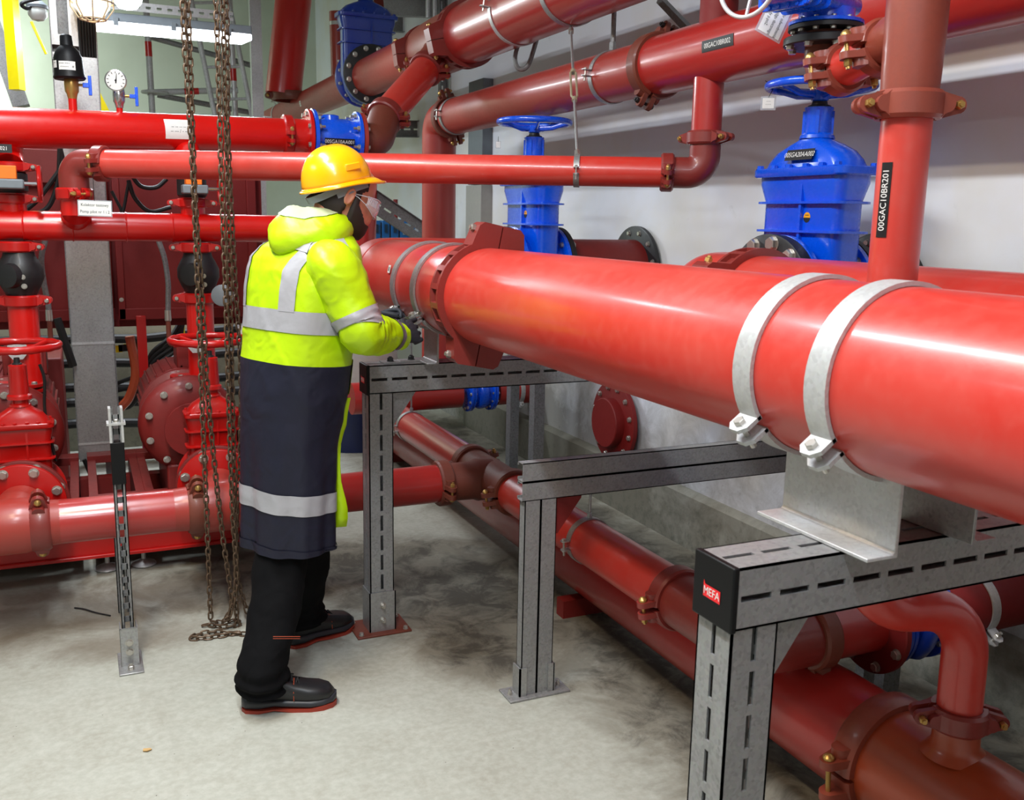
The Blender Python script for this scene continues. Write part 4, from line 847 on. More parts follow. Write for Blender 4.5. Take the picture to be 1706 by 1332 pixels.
b = MB(); b.lathe(gc - gd * .025, gd, [(0, .036), (.005, .044), (.04, .044), (.045, .047), (.052, .047), (.0535, .042)], 36); b.build('gauge_case', M['chrome'], t, sharp=50)
u_, v_ = frame(gd); b = MB(); b.lathe(gc + gd * .0262, gd, [(0, .041), (.003, .041)], 36); b.mat(1)
f = lambda x, y: gc + gd * .0300 - u_ * 0 + u_ * x + v_ * y
for k in range(11):
    q = math.radians(225 - 27 * k); 
    b.add([f(math.cos(q + dq) * rr, math.sin(q + dq) * rr) for rr, dq in ((.030, -.04), (.030, .04), (.038, .04), (.038, -.04))], [(0, 1, 2, 3)])
b.add([f(-.003, -.012), f(.003, -.012), f(.006, .03), f(.004, .03)], [(0, 1, 2, 3)]); b.add([f(math.cos(k) * .005, math.sin(k) * .005) for k in range(6)], [tuple(range(6))])
b.build('dial', [M['white'], M['ink']], t)
H1Y = H1Yo
# cable tray column
t = thing('cable_tray', 'tall grey metal cable duct standing upright behind the red headers', 'cable duct', (-.055, 5.40, .31)); tx0, tx1, ty = -.055, .145, 5.40
b = MB(); b.bb((tx0, ty, .31), (tx1, ty + .004, 2.37)); b.bb((tx0, ty, .31), (tx0 + .004, ty + .06, 2.37)); b.bb((tx1 - .004, ty, .31), (tx1, ty + .06, 2.37)); b.build('cover', M['galv'], t, bevel=.001)
b = MB(); b.bb((tx0 - .004, ty + .004, 2.35), (tx0, ty + .064, 3.6)); b.bb((tx1, ty + .004, .31), (tx1 + .006, ty + .064, 3.6)); b.bb((tx0 - .006, ty + .06, .31), (tx1 + .006, ty + .064, 3.6)); b.build('tray', M['galv_dark'], t)
b = MB(); b.bb((tx0 - .002, ty - .005, .935), (tx1 + .002, ty + .001, .947)); b.build('strap', M['galv_white'], t)
b = MB(); b.bb((tx0 - .002, ty - .004, .40), (tx1 + .002, ty + .001, .41)); b.build('strap', M['galv_white'], t)
b = MB(); b.bb((tx0, ty + .01, 2.42), (tx1 - .08, ty + .02, 2.47)); b.bb((tx0, ty + .01, 2.37), (tx1, ty + .02, 2.385)); b.bb((tx0, ty + .01, 2.66), (tx1 - .08, ty + .02, 2.68)); b.bb((tx0, ty + .01, 2.47), (tx0 + .03, ty + .02, 3.5)); b.bb((tx0 + .08, ty + .01, 2.47), (tx1 - .08, ty + .02, 3.5)); b.build('rung_frame', M['galv_white'], t)
b = MB(); b.bb((.07, 5.44, .12), (.12, 5.47, .32)); b.build('support_foot', M['galv_white'], t)
for k in range(6):
    b = MB(); xx = tx1 - .07 + k * .013; b.sweep(smooth_path([(xx, ty + .0, 3.6), (xx + .003 * (k % 2), ty - .004, 2.9), (xx, ty + .0, 2.6), (xx, ty + .01, 2.36)], 6), .0065, 8)
    tag(b.build('power_cable', M['rubber'], loc=(xx, ty, 2.4)), 'black power cable running down the open top of the grey duct', 'cable', 'cables in the duct')
# panel on posts
t = thing('control_panel', 'large dark red steel panel on posts behind the pumps', 'panel', (.30, 5.72, 0)); 
b = MB(); b.bb((-1.3, 5.74, 1.06), (.17, 5.80, 1.93)); b.build('panel_sheet', M['red_dark'], t, bevel=.004)
b = MB(); b.bb((.19, 5.73, 1.06), (.93, 5.80, 1.93)); b.build('panel_sheet', M['red_dark'], t, bevel=.004)
b = MB(); b.bb((-1.3, 5.80, .98), (1.0, 5.82, 1.95)); b.build('back_sheet', M['red_dark'], t)
b = MB(); b.bb((-1.3, 5.70, 1.03), (.17, 5.74, 1.09)); b.bb((.19, 5.70, 1.03), (.95, 5.74, 1.09)); b.bb((.19, 5.70, 1.03), (.225, 5.74, 1.93)); b.bb((.90, 5.69, 1.03), (.95, 5.74, 2.0)); b.build('panel_frame', M['red_dark'], t, bevel=.003)
b = MB(); b.bb((-1.3, 5.66, 1.76), (.0, 5.74, 1.93)); b.build('panel_ledge', M['red_dull'], t, bevel=.003)
b = MB(); b.bb((.275, 5.68, .30), (.325, 5.73, 1.05)); b.build('post', M['red_cast'], t, bevel=.003)
b = MB(); b.bb((-.9, 5.68, .30), (-.85, 5.73, 1.05)); b.build('post', M['red_cast'], t)
b = MB(); b.bb((.27, 5.62, .25), (.325, 5.68, .62)); b.build('post_foot', paint('magenta_red_paint', (150, 20, 60), .3, .5), t, bevel=.003)
bolts(t, [(.205, 5.70, 1.14), (-.02, 5.70, 1.0), (.012, 5.70, 1.0)], (0, -1, 0), .010, .006, M['zinc'])
# skid
t = thing('pump_skid', 'red steel base frame under the pumps on round levelling feet', 'base frame', (0, 4.5, 0))
b = MB()
b.bb((-1.6, 4.42, .10), (.92, 4.50, .115)); b.bb((-1.6, 4.44, .115), (.92, 4.452, .21)); b.bb((-1.6, 4.42, .21), (.92, 4.50, .222)); b.build('front_channel', M['red_cast'], t, bevel=.002)
b = MB(); b.bb((-1.6, 5.25, .10), (.92, 5.33, .25)); b.build('rear_channel', M['red_dull'], t)
for (x0, x1) in ((-.62, -.06), (-.02, .22), (.22, .80)):
    b = MB(); 
    for xx in (x0, x1 - .04): b.bb((xx, 4.5, .12), (xx + .04, 5.4, .34))
    b.bb((x0, 4.50, .32), (x1, 4.55, .36)); b.bb((x0, 5.3, .32), (x1, 5.4, .36)); b.build('cross_frame', M['red_dull'], t, bevel=.002)
    b = MB(); b.bb((x0 + .04, 4.56, .12), (x1 - .04, 5.3, .14)); b.build('shade_sheet', M['black'], t)  # black sheet standing in for the shade inside the frame opening
for x in (-.85, P(178, 930, z=0).x, P(237, 925, z=0).x, .86):
    b = MB(); b.lathe((x, 4.55, 0), (0, 0, 1), [(0, .048), (.006, .056), (.014, .05), (.024, .026), (.03, .014)], 28); b.tube((x, 4.55, .02), (x, 4.55, .13), .010, 10); b.hexb((x, 4.55, .115), (0, 0, 1), .02, .02); b.build('levelling_foot', M['galv_white'], t)
# hoses and cables
def cable(nm, pts, r, mat, l, cat='cable', grp=None, n=8, k=8):
    b = MB(); b.sweep(smooth_path(pts, k), r, n); o = b.build(nm, mat, loc=pts[0]); return tag(o, l, cat, grp)
for k, (pts, l) in enumerate((([(76, 398), (69, 430), (73, 470), (80, 505), (82, 530)], 'braided steel hose left of the grey duct'), ([(264, 400), (274, 430), (280, 470), (280, 500), (280, 530)], 'braided steel hose right of the grey duct'))):
    t = thing('braided_hose', l, 'hose', P(*pts[0], y=5.0)); w_ = [P(a, b_, y=4.95) for a, b_ in pts]
    MB().sweep(smooth_path(w_, 6), .013, 10).build('hose_body', M['galv_dark'], t); e = w_[-1]
    MB().lathe(e + V((0, 0, .04)), (0, 0, -1), [(0, .015), (.05, .016), (.055, .012)], 14).build('ferrule', M['zinc'], t)
    b = MB(); b.sweep(bend([e, e - V((0, 0, .13)), e + V((-.12 if k == 0 else .12, -.1, -.13))], .02, 4), .012, 10); b.build('brass_elbow', M['rust'], t)
for pts, r, l in (([(100, 245), (103, 275), (80, 310), (60, 335), (36, 355)], .012, 'black cable looping down beside the black coded label'),
                  ([(100, 245), (98, 290), (92, 320), (80, 345), (60, 358)], .012, 'second black cable hanging beside the grey duct'),
                  ([(186, 318), (200, 345), (205, 352), (215, 300)], .008, 'thin black cable under the left elbow'),
                  ([(218, 290), (235, 310), (260, 312), (278, 298)], .011, 'black cable sagging under the thin horizontal pipe'),
                  ([(214, 300), (225, 330), (250, 352), (285, 345)], .011, 'black cable sagging behind the chains'),
                  ([(95, 530), (110, 575), (122, 610)], .02, 'thick black cable behind the left hose'),
                  ([(140, 765), (155, 800), (165, 825)], .011, 'grey cable dropping from the duct end')):
    cable('power_cable', [P(a, b_, y=5.36) for a, b_ in pts], r, M['rubber'], l)
for k in range(4):
    cable('power_cable', [P(305, 525 + k * 4, y=6.0), P(285 + k * 3, 560 + k * 7, y=5.95), P(255, 585 + 9 * k, y=5.95), P(235 - 5 * k, 620 + 18 * k, y=6.0), P(190, 640 + 12 * k, y=6.1)], .013, M['rubber'], 'black cables fanning out between the grey duct and right pump', grp='cables behind the right pump')
cable('corrugated_hose', [P(216, 560, y=5.9), P(226, 620, y=5.9), P(216, 660, y=5.9), P(200, 680, y=5.9)], .026, M['orange_pipe'], 'orange brown conduit bending behind the red post', 'hose')
t = thing('tape_strip', 'yellow and black warning tape behind the red post', 'tape', P(207, 580, y=6.6)); b = MB()
for k in range(5): b.mat(k % 2).box(P(196 + k * 9, 581 - k * 1.5, y=6.6), (.055, .004, .045), (1, 0, .05))
b.build('tape', [M['yellow'], M['ink']], t)
# grey round gauge by right check valve
b = MB(); c0 = P(372, 492, y=4.6); b.lathe(c0, (-.3, -1, .1), [(0, .05), (.03, .05), (.035, .04)], 24); tag(b.build('pressure_switch', M['grey_box'], loc=c0), 'round grey pressure switch right of the right check valve', 'switch')
c0 = P(405, 555, y=4.4); tag_card('white tag hanging by the right handwheel next to the worker', c0, (1, 0, 0), (0, 0, 1), .035, .07, [])
# ================================================================ CHAINS
def chain(pts, L, label_, wire=.0036, wd=.0085):
    pts = [V(p) for p in pts]
    if pts[0].z > 2: pts = ([pts[0] + V((0, 0, 1.9))] + pts)[::-1]
    path = smooth_path(pts, 14); ds = [0]
    for i in range(1, len(path)): ds.append(ds[-1] + (path[i] - path[i - 1]).length)
    def at_(s):
        s = max(0, min(s, ds[-1] - 1e-6))
        for i in range(1, len(ds)):
            if ds[i] >= s: q = (s - ds[i - 1]) / max(ds[i] - ds[i - 1], 1e-9); return path[i - 1].lerp(path[i], q), (path[i] - path[i - 1]).normalized()
    t = thing('lifting_chain', label_, 'chain', pts[0], None); pitch = L - wire * 2.0; n = int(ds[-1] / pitch); me = None
    h = L / 2 - wd; lp = [V((math.sin(a) * wd, 0, h + math.cos(a) * wd)) for a in [PI / 2 - PI * k / 5 for k in range(6)]] + [V((-math.cos(a) * wd * 1, 0, -h - math.sin(a) * wd)) for a in [PI * k / 5 for k in range(6)]]
    for k in range(min(n, 99)):
        p, d = at_((k + .5) * pitch)
        if me is None:
            o = MB().sweep(lp, wire, 6, closed=True).build('link', M['chain']); me = o.data; me.name = 'link'
        else: o = bpy.data.objects.new('link', me); COL.objects.link(o)
        q = V((0, 0, 1)).rotation_difference(d) @ Quaternion((0, 0, 1), (PI / 2 if k % 2 else 0) + .4 + .1 * math.sin(k)); o.parent = t
        o.rotation_mode = 'QUATERNION'; o.rotation_quaternion = q; o.location = p - t.location
    if n > 99:
        b = MB()
        for k in range(99, n):
            p, d = at_((k + .5) * pitch); q = V((0, 0, 1)).rotation_difference(d) @ Quaternion((0, 0, 1), (PI / 2 if k % 2 else 0) + .4); b.sweep([p + q @ v for v in lp], wire, 6, closed=True)
        o = b.build('link', M['chain'], t); o['kind'] = 'stuff'
cy = 3.68
def cp(l, yy=cy): return [P(a, b_, y=yy) for a, b_ in l]
chain(cp([(303, -20), (313, 150), (322, 300), (331, 520), (338, 700), (346, 900), (351, 1030)]), .0335, 'rusty chain strand farthest left, hanging to the floor')
chain(cp([(312, -20), (320, 200), (325, 330), (337, 500), (345, 640), (358, 780), (372, 900), (386, 1000), (377, 1030)], 3.70), .0335, 'rusty chain strand crossing behind the leftmost strand')
chain(cp([(359, -20), (364, 130), (369, 300), (377, 520), (382, 700), (388, 860), (394, 960), (384, 1020), (372, 1035)], 3.66), .0335, 'rusty chain strand, left one of the three close together')
chain(cp([(370, -20), (374, 130), (380, 320), (384, 520), (388, 700), (391, 850), (393, 960), (395, 1045)], 3.68), .0335, 'rusty chain strand, middle of the three close together')
chain(cp([(376, -20), (379, 200), (385, 340), (392, 470), (398, 560), (402, 640), (400, 760), (394, 860), (396, 960), (412, 1020)], 3.74), .0335, 'rusty chain strand nearest the worker, passing the white tag')
fl = lambda a, b_, z=.008: P(a, b_, z=z)
chain([fl(352, 1034), fl(372, 1037), fl(392, 1032), fl(398, 1040), fl(370, 1044), fl(345, 1040), fl(338, 1046)], .0335, 'loop of rusty chain lying on the floor under the strands')
chain([fl(412, 1056), fl(385, 1055), fl(355, 1052), fl(325, 1058), fl(320, 1063), fl(345, 1062), fl(372, 1058), fl(404, 1052)], .0335, 'longer heap of rusty chain on the floor nearest the camera')
# ================================================================ BACKGROUND
t = thing('tube_lamp', 'long lit fluorescent lamp at the top left under a perforated channel', 'lamp', P(285, 45, y=6.9))
la, lb = P(150, 36, y=6.9), P(417, 58, y=6.9); la.z = lb.z = (la.z + lb.z) / 2; lc = (la + lb) / 2; ld = (lb - la).normalized(); ls = V((0, 0, 1)).cross(ld)
b = MB(); Lh = (lb - la).length; la2 = la - ld * .12
b.prism([(-.065, 0), (.065, 0), (.05, .055), (-.05, .055)], la2, ls, (0, 0, 1), lb - la2); b.build('housing', M['grey_box'], t, bevel=.004)
b = MB(); b.sweep([la2 + V((0, 0, -.02)), lb - ld * .06 + V((0, 0, -.02)), lb + V((0, 0, -.005))], [(.06, .042), (.06, .042), (.045, .025)], 16); b.build('diffuser', M['tube_light'], t)
for k in (.15, .5, .85):
    b = MB(); b.box(la + ld * Lh * k + V((0, 0, .0)) - ls * .068, (.03, .012, .05), ld, ls, (0, 0, 1)); b.build('clip', M['grey_box'], t)
b = MB(); o_ = lc + V((0, 0, .062)) - ls * .02; slotted(b, la - ls * .07 + V((0, 0, .07)), ld, (0, 0, 1), Lh * .88, .055, .003, slot=.03, gap=.035, sw=.016); b.box(la + ld * Lh * .44 + V((0, 0, .124)), (Lh * .88, .14, .004), ld, ls); tag(b.build('perforated_channel', M['galv'], loc=la), 'perforated steel channel holding the fluorescent lamp', 'channel')
# caged bulbs
def bulb_lamp(c, r, l, cage=True, mat=None, tilt=(0, 0, 1)):
    t = thing('bulkhead_lamp', l, 'lamp', c); ax = V(tilt).normalized()
    b = MB(); b.lathe(c, -ax, [(0, r * .9), (r * .3, r), (r * .8, r * .92), (r * 1.2, r * .6), (r * 1.35, .0)], 28); b.build('glass', mat or M['bulb'], t)
    b = MB(); b.lathe(c, ax, [(0, r * 1.08), (r * .3, r * 1.1), (r * .5, r * .9), (r * .8, r * .5)], 28); b.build('base', M['grey_box'], t)
    if cage:
        u, v = frame(ax); b = MB()
        for k in range(8):
            q = 2 * PI * k / 8; d = u * math.cos(q) + v * math.sin(q); b.sweep([c + d * r * 1.12, c + d * r * 1.12 - ax * r * .8, c + d * r * .7 - ax * r * 1.4, c + d * r * .3 - ax * r * 1.5], .004, 6)
        for rr, h in ((1.12, .5), (.7, 1.4), (.3, 1.5)): b.sweep([c + (u * math.cos(2 * PI * k / 24) + v * math.sin(2 * PI * k / 24)) * r * rr - ax * r * h for k in range(24)], .004, 6, closed=True)
        b.build('wire_cage', plain('cream_wire', (206, 190, 160), .5), t)
    return t
bulb_lamp(P(152, -12, y=5.2), .085, 'caged round lamp at the top of the grey duct')
bulb_lamp(P(211, -18, y=6.2), .085, 'lit round lamp right of the caged lamp at the top edge', cage=False, mat=M['tube_light'])
bulb_lamp(P(62, 14, y=6.0), .05, 'small unlit bulkhead lamp at the top left beside the yellow rail', cage=False, mat=plain('frosted_glass', (214, 220, 216), .3))
b = MB(); b.sweep(smooth_path([P(80, -5, y=5.9), P(45, 2, y=5.9), P(36, 8, y=5.9), P(46, 14, y=5.95), P(60, 4, y=6)], 6), .010, 8); tag(b.build('lamp_cable', M['rubber'], loc=P(45, 2, y=5.9)), 'black cable looping beside the small unlit lamp', 'cable')
# yellow rails
b = MB(); a_, c_ = P(14, -30, y=6.5), P(29, 150, y=6.5); b.sweep([a_, c_], 1, sec=[(-.055, .0), (.0, -.045), (.055, .0), (.0, .045)], ref=V((1, .25, 0))); tag(b.build('yellow_rail', M['yellow'], loc=a_), 'upright bright yellow rail at the top left corner', 'rail')
b = MB(); b.tube(P(52, 36, y=6.6), P(77, 90, y=6.6), .008, 10); tag(b.build('yellow_rod', M['yellow'], loc=P(52, 36, y=6.6)), 'thin slanting yellow rod left of the grey duct', 'rod')
b = MB(); b.prism([(0, 0), (.07, 0), (0, .16)], P(163, 186, y=6.6), (1, 0, 0), (0, 0, 1), (0, .03, 0)); tag(b.build('yellow_plate', M['yellow'], loc=P(163, 186, y=6.6)), 'yellow triangular corner right of the grey duct above the header', 'plate')
b = MB(); b.sweep([P(-20, 20, y=7.2), P(36, 178, y=7.2)], 1, sec=[(-.09, -.05), (.09, -.05), (.09, .05), (-.09, .05)], ref=V((1, 0, 0))); tag(b.build('stair_stringer', M['galv_dark'], loc=P(0, 60, y=7.2)), 'dark grey slanting beam at the left edge behind the yellow rail', 'beam')
b = MB(); b.bb(P(232, 527, y=6.3) , P(240, 552, y=6.3) + V((.0, .02, 0))); tag(b.build('yellow_rail', M['yellow'], loc=P(236, 540, y=6.3)), 'short yellow bar right of the red post under the panel', 'rail')
b = MB(); b.bb(P(300, 525, y=6.4), P(309, 572, y=6.4) + V((.0, .02, 0))); tag(b.build('yellow_rail', M['yellow'], loc=P(304, 545, y=6.4)), 'yellow bar left of the right pump riser under the panel', 'rail')
# scaffold
def stick(nm, a, b_, r, l, mat=None, grp=None, bands=(), cat='scaffold tube'):
    t = thing(nm, l, cat, a, grp); MB().tube(a, b_, r, 14).build('tube_body', mat or M['scaf'], t); a = V(a); b_ = V(b_); d = (b_ - a).normalized()
    for q in bands:
        c = a + (b_ - a) * q; MB().tube(c - d * .06, c + d * .06, r + .002, 14).build('red_mark', M['red_cast'], t)
    return t
SY = 9.0
stick('scaffold_post', P(240, -40, y=SY), P(262, 330, y=SY), .027, 'grey green scaffold post with red mark behind the lamp', bands=(.32,))
stick('scaffold_post', P(380, -40, y=SY), P(399, 330, y=SY), .027, 'pale scaffold post with red mark beside the three chains', mat=M['galv_white'], bands=(.43,))
stick('scaffold_ledger', P(245, 154, y=SY), P(396, 150, y=SY), .026, 'horizontal scaffold tube with red mark below the lamp', bands=(.48,))
b = MB(); c = P(258, 154, y=SY); b.lathe(c, (0, 0, 1), [(-.01, .11), (0, .115), (.01, .11)], 20); tag(b.build('rosette', M['scaf'], loc=c), 'round scaffold rosette where ledger meets the left post', 'scaffold joint')
stick('scaffold_brace', P(252, 62, y=SY + .3), P(430, 112, y=SY + .3), .024, 'dark slanting scaffold tube above the ledger', mat=M['galv_dark'])
stick('scaffold_brace', P(262, 158, y=SY + .3), P(430, 190, y=SY + .3), .024, 'dark slanting scaffold tube below the ledger', mat=M['galv_dark'])
t = thing('ladder', 'pale ladder leaning at the back between the chains', 'ladder', P(365, 190, y=8.6))
for a_, c_ in (((314, -20), (372, 260)), ((376, -20), (430, 240))): MB().tube(P(*a_, y=8.6), P(*c_, y=8.6), .022, 12).build('side_rail', M['scaf'], t)
for k in range(5):
    y_ = 5 + k * 53.5; MB().tube(P(319 + k * 11.1, y_, y=8.6), P(380 + k * 11.0, y_ - 1, y=8.6), .012, 10).build('rung', M['scaf'], t)
b = MB(); a_, c_ = P(424, -40, y=7.9), P(434, 380, y=7.9); b.box((a_ + c_) / 2, (.085, .06, (a_ - c_).length)); tag(b.build('steel_post', M['galv'], loc=a_), 'pale square steel post left of the leaning dark red pipe', 'post')
# red verticals far
def vpipe(x0, y0, x1, y1, yy, r, mat, l, cpl=None):
    a_, c_ = P(x0, y0, y=yy), P(x1, y1, y=yy); m_ = (a_.x + c_.x) / 2; t = pipe('vertical_pipe', [(a_.x, yy, a_.z), (c_.x, yy, c_.z)], r, mat, l, n=36)
    return t
vpipe(492, -30, 472, 158, 9.4, .165, M['red_left'], 'dark red glossy vertical pipe at the top, left of the blue valves')
c = P(473, 160, y=9.4); coupling((P(483, 60, y=9.4).x, 9.4, c.z), (0, 0, 1), .165, (-1, .1, 0), 'rusty coupling at the foot of the dark red glossy vertical pipe', M['rust'], w=.08)
vpipe(562, 20, 566, 150, 8.6, .07, M['red_dusty'], 'narrow dull red vertical pipe behind the back blue valve')
c = P(563, 40, y=8.6); band((P(564, 80, y=8.6).x, 8.6, c.z), (0, 0, 1), .071, .03, .004, 'pale clamp on the narrow dull red vertical pipe', M['galv_white'], ear=(0, -1, 0), group=None)
vpipe(633, -20, 633, 20, 8.9, .09, M['red_dull'], 'dull red vertical pipe stub above the back blue valve')
vpipe(607, 285, 600, 640, 6.9, .095, M['red_mid'], 'vertical red pipe directly behind the worker face')
# struts
def strut(a_, c_, w, h, l, mat=None, nm='steel_strut', slots=True, ref=None, cat='strut'):
    a_ = V(a_); c_ = V(c_); d = (c_ - a_).normalized(); u, v = frame(d, V(ref) if ref else V((0, 0, 1))); b = MB(); L = (c_ - a_).length
    if slots: slotted(b, a_ - v * w / 2, d, v, L, w, .004, slot=.06, gap=.03, sw=.014)
    else: b.box((a_ + c_) / 2, (L, w, .004), d, v)
    for s_ in (-1, 1): b.box((a_ + c_) / 2 + v * (w / 2 - .002) * s_ - u * h / 2, (L, .004, h), d, v)
    return tag(b.build(nm, mat or M['galv_dark'], loc=a_), l, cat)
strut(P(655, 215, y=8.2), P(745, 216, y=8.2), .14, .06, 'slotted grey strut behind the diagonal pipe lower end')
strut(P(570, 300, y=6.9), P(718, 350, y=6.9) + V((.1, 0, -.28)), .15, .05, 'slotted grey brace sloping down to the vertical red pipe')
strut(P(640, 12, y=7.6), P(760, 16, y=7.6), .14, .06, 'wide grey strut across the top right of the back blue valve', slots=False, mat=M['galv'])
strut(P(655, 38, y=8.6), P(730, 44, y=8.6), .16, .06, 'second grey strut just under the top one beside the back blue valve', slots=False)
strut(P(735, -20, y=7.4), P(738, 240, y=7.4), .07, .05, 'upright grey strut behind the upper tee', ref=(1, 0, 0))
strut(P(622, 210, y=7.9), P(618, 260, y=7.9), .16, .05, 'grey steel plate hanging behind the brown elbow', slots=False, ref=(1, 0, 0))
for (x, l) in ((716, 'thin grey conduit left of the upper tee hanging down'), (727, 'second thin conduit beside the upper tee')):
    a_, c_ = P(x - 3, -30, y=6.6), P(x, 30, y=6.6); b = MB(); b.tube((a_.x, 6.6, a_.z), (a_.x, 6.6, c_.z), .016, 10); tag(b.build('conduit', M['galv'], loc=a_), l, 'conduit')
b = MB(); a_ = P(700, 100, y=9.0); 
for k in range(12): b.mat(k % 2).bb((a_.x - .012, 9.0, .9 + k * .16), (a_.x + .012, 9.02, 1.06 + k * .16))
tag(b.build('warning_strip', [plain('green_cable', (70, 90, 60), .5), M['yellow']], loc=(a_.x, 9.0, 1)), 'thin yellow and dark cable hanging left of the vertical red pipe', 'cable')
# grey trunking on the wall
t = thing('wall_trunking', 'white grey trunking box on the wall right of the vertical red pipe', 'trunking', (XW - .05, 6.9, .9))
y0, y1 = P(803, 340, x=XW - .08).y, P(778, 340, x=XW - .08).y
b = MB(); b.bb((XW - .09, y0, 1.42), (XW, y1, 1.86)); b.build('lower_box', plain('grey_trunking', (168, 166, 160), .5), t, bevel=.004)
b = MB(); b.bb((XW - .08, y0 + .01, 1.865), (XW, y1 - .01, 2.6)); b.build('upper_box', M['grey_box'], t, bevel=.004)
# blue filter boxes
for k, (x0, x1) in enumerate(((621, 634), (637, 649), (652, 664))):
    a_, c_ = P(x0, 367, y=7.4), P(x1, 398, y=7.4); t = thing('blue_cabinet', ('leftmost', 'second', 'third')[k] + ' narrow blue meter box behind the far end of the biggest pipe', 'box', a_)
    b = MB(); b.bb((a_.x, 7.4, c_.z), (c_.x, 7.5, a_.z)); b.build('box_body', M['bluebox'], t, bevel=.004)
    b = MB(); b.bb((a_.x + .018, 7.394, c_.z + .05), (c_.x - .018, 7.40, a_.z - .03)); b.build('window', plain('dark_meter_window', (30, 60, 80), .3), t)
a_, c_ = P(667, 365, y=7.4), P(693, 398, y=7.4); t = thing('blue_cabinet', 'wide blue box with pale data plate right of the narrow ones', 'box', a_)
b = MB(); b.bb((a_.x, 7.4, c_.z), (c_.x, 7.55, a_.z)); b.build('box_body', M['bluebox'], t, bevel=.004)
label(t, fn_plane(((a_.x + c_.x) / 2, 7.398, (a_.z + c_.z) / 2), (1, 0, 0), (0, 0, 1)), .09, .09, plain('pale_plate', (150, 168, 172), .5), M['ink'], [('~~~~~~', .02, 0, .02), ('======', .014, 0, -.01), ('====', .014, 0, -.025)], name='data_plate')
b = MB(); b.tube(P(659, 366, y=7.3), P(659, 332, y=7.3), .018, 12); tag(b.build('red_stub', M['red_dull'], loc=P(659, 366, y=7.3)), 'short red stub pipe standing above the blue boxes', 'pipe')
c = P(700, 388, y=7.3); b = MB(); b.lathe(c, (-.2, -1, 0), [(0, .055), (.05, .055), (.07, .03)], 20); tag(b.build('grey_fitting', M['grey_box'], loc=c), 'grey round fitting right of the blue boxes', 'fitting')
# pale tank behind worker and slotted post
t = thing('storage_tank', 'pale grey drum on a dark blue base behind the worker coat', 'tank', P(590, 780, z=0)); c = P(592, 770, y=6.6); c.z = 0
b = MB(); b.lathe((c.x, c.y, .36), (0, 0, 1), [(0, .30), (.02, .31), (.42, .31), (.45, .28)], 40); b.build('drum', M['conc_white'], t)
b = MB(); b.lathe((c.x, c.y, 0), (0, 0, 1), [(0, .31), (.30, .33), (.36, .29)], 40); b.build('base_drum', plain('navy_paint', (8, 24, 70), .3), t)
b = MB(); b.lathe((c.x, c.y, .35), (0, 0, 1), [(0, .315), (.03, .325), (.05, .315)], 40); b.build('clamp_ring', M['rust'], t)
# things under beams at right
b = MB(); pa = P(851, 640, y=5.3); b.bb((pa.x, 5.3, .0), (pa.x + .06, 5.36, 1.1)); tag(b.build('steel_post', M['galv_dark'], loc=(pa.x, 5.3, 0)), 'dark steel post behind the slotted beam left of the round blind flange', 'post')
b = MB(); pa = P(891, 640, y=5.1); b.bb((pa.x, 5.1, .0), (pa.x + .07, 5.17, 1.1)); b.bb((pa.x - .04, 5.06, 0), (pa.x + .12, 5.2, .01)); tag(b.build('steel_post', galv('blue_grey_steel', (96, 104, 122), .5, .4), loc=(pa.x, 5.1, 0)), 'blue grey steel post on the wall side just left of the round blind flange', 'post')
gate_valve('dark blue flanged valve low at the right under the foreground beam', (2.21, 1.98, .46), (1, 0, 0), (0, 1, .3), .60, M['blue_dark'], comp=('m', 'm'), zw=.7, ww=False)
flt = thing('pipe_flange', 'dark red bolted flange left of the low right blue valve', 'flange', (2.09, 1.98, .46)); flange(flt, (2.09, 1.98, .46), (-1, 0, 0), .15, .022, M['red_dark'], 8, .014, M['zinc'], both=False)
pipe('wall_pipe', [(2.33, 1.98, .46), (XW, 1.98, .46)], .10, M['red_dark'], 'dark red pipe from the low right blue valve to the wall')
band((2.50, 1.98, .46), (1, 0, 0), .101, .035, .004, 'steel clamp with studs at the right edge under the foreground beam', M['galv_white'], ear=(0, -.8, -.6), ear_l=.05, group=None)
for x, y in ((2.30, 2.10), (2.42, 2.3)):
    b = MB(); b.bb((x, y, 0), (x + .07, y + .04, .40)); tag(b.build('steel_post', M['galv_dark'], loc=(x, y, 0)), ('front' if y < 2.2 else 'rear') + ' short grey post under the low right blue valve', 'post')
b = MB(); b.bb((2.50, 1.18, 0), (2.62, 1.30, .94)); tag(b.build('steel_post', M['black'], loc=(2.5, 1.18, 0)), 'black upright post at the right edge under the beam', 'post')
struct('trim_1', MB().bb((-1.9, 7.0, 0), (1.25, 7.1, 1.15)), wall_mat('cream_low_wall', (190, 186, 160), (170, 172, 150), True))
for k, (y_, zz) in enumerate(((560, 0), (600, 1), (640, 2), (665, 3), (700, 4))):  # level black tubes added to darken the space behind the pumps
    a_, c_ = P(150, y_ + 4, y=6.6 - .04 * k), P(330, y_ - 8, y=6.6 - .04 * k); b = MB(); b.sweep(smooth_path([a_ - V((.6, 0, 0)), a_, (a_ + c_) / 2 + V((0, 0, -.02)), c_, c_ + V((.4, 0, .02))], 6), .03, 10)
    tag(b.build('dark_tube', M['rubber'], loc=a_), 'black tube added to darken the space behind the grey duct, %s' % ('highest', 'second from top', 'middle one', 'second from bottom', 'lowest')[k] , 'hose', 'added dark tubes behind the duct')
b = MB(); b.bb((-1.4, 5.9, .0), (-.12, 6.5, .8)); tag(b.build('machine_cabinet', M['red_dull'], bevel=.01), 'dark red machine casing behind the left pump', 'cabinet')
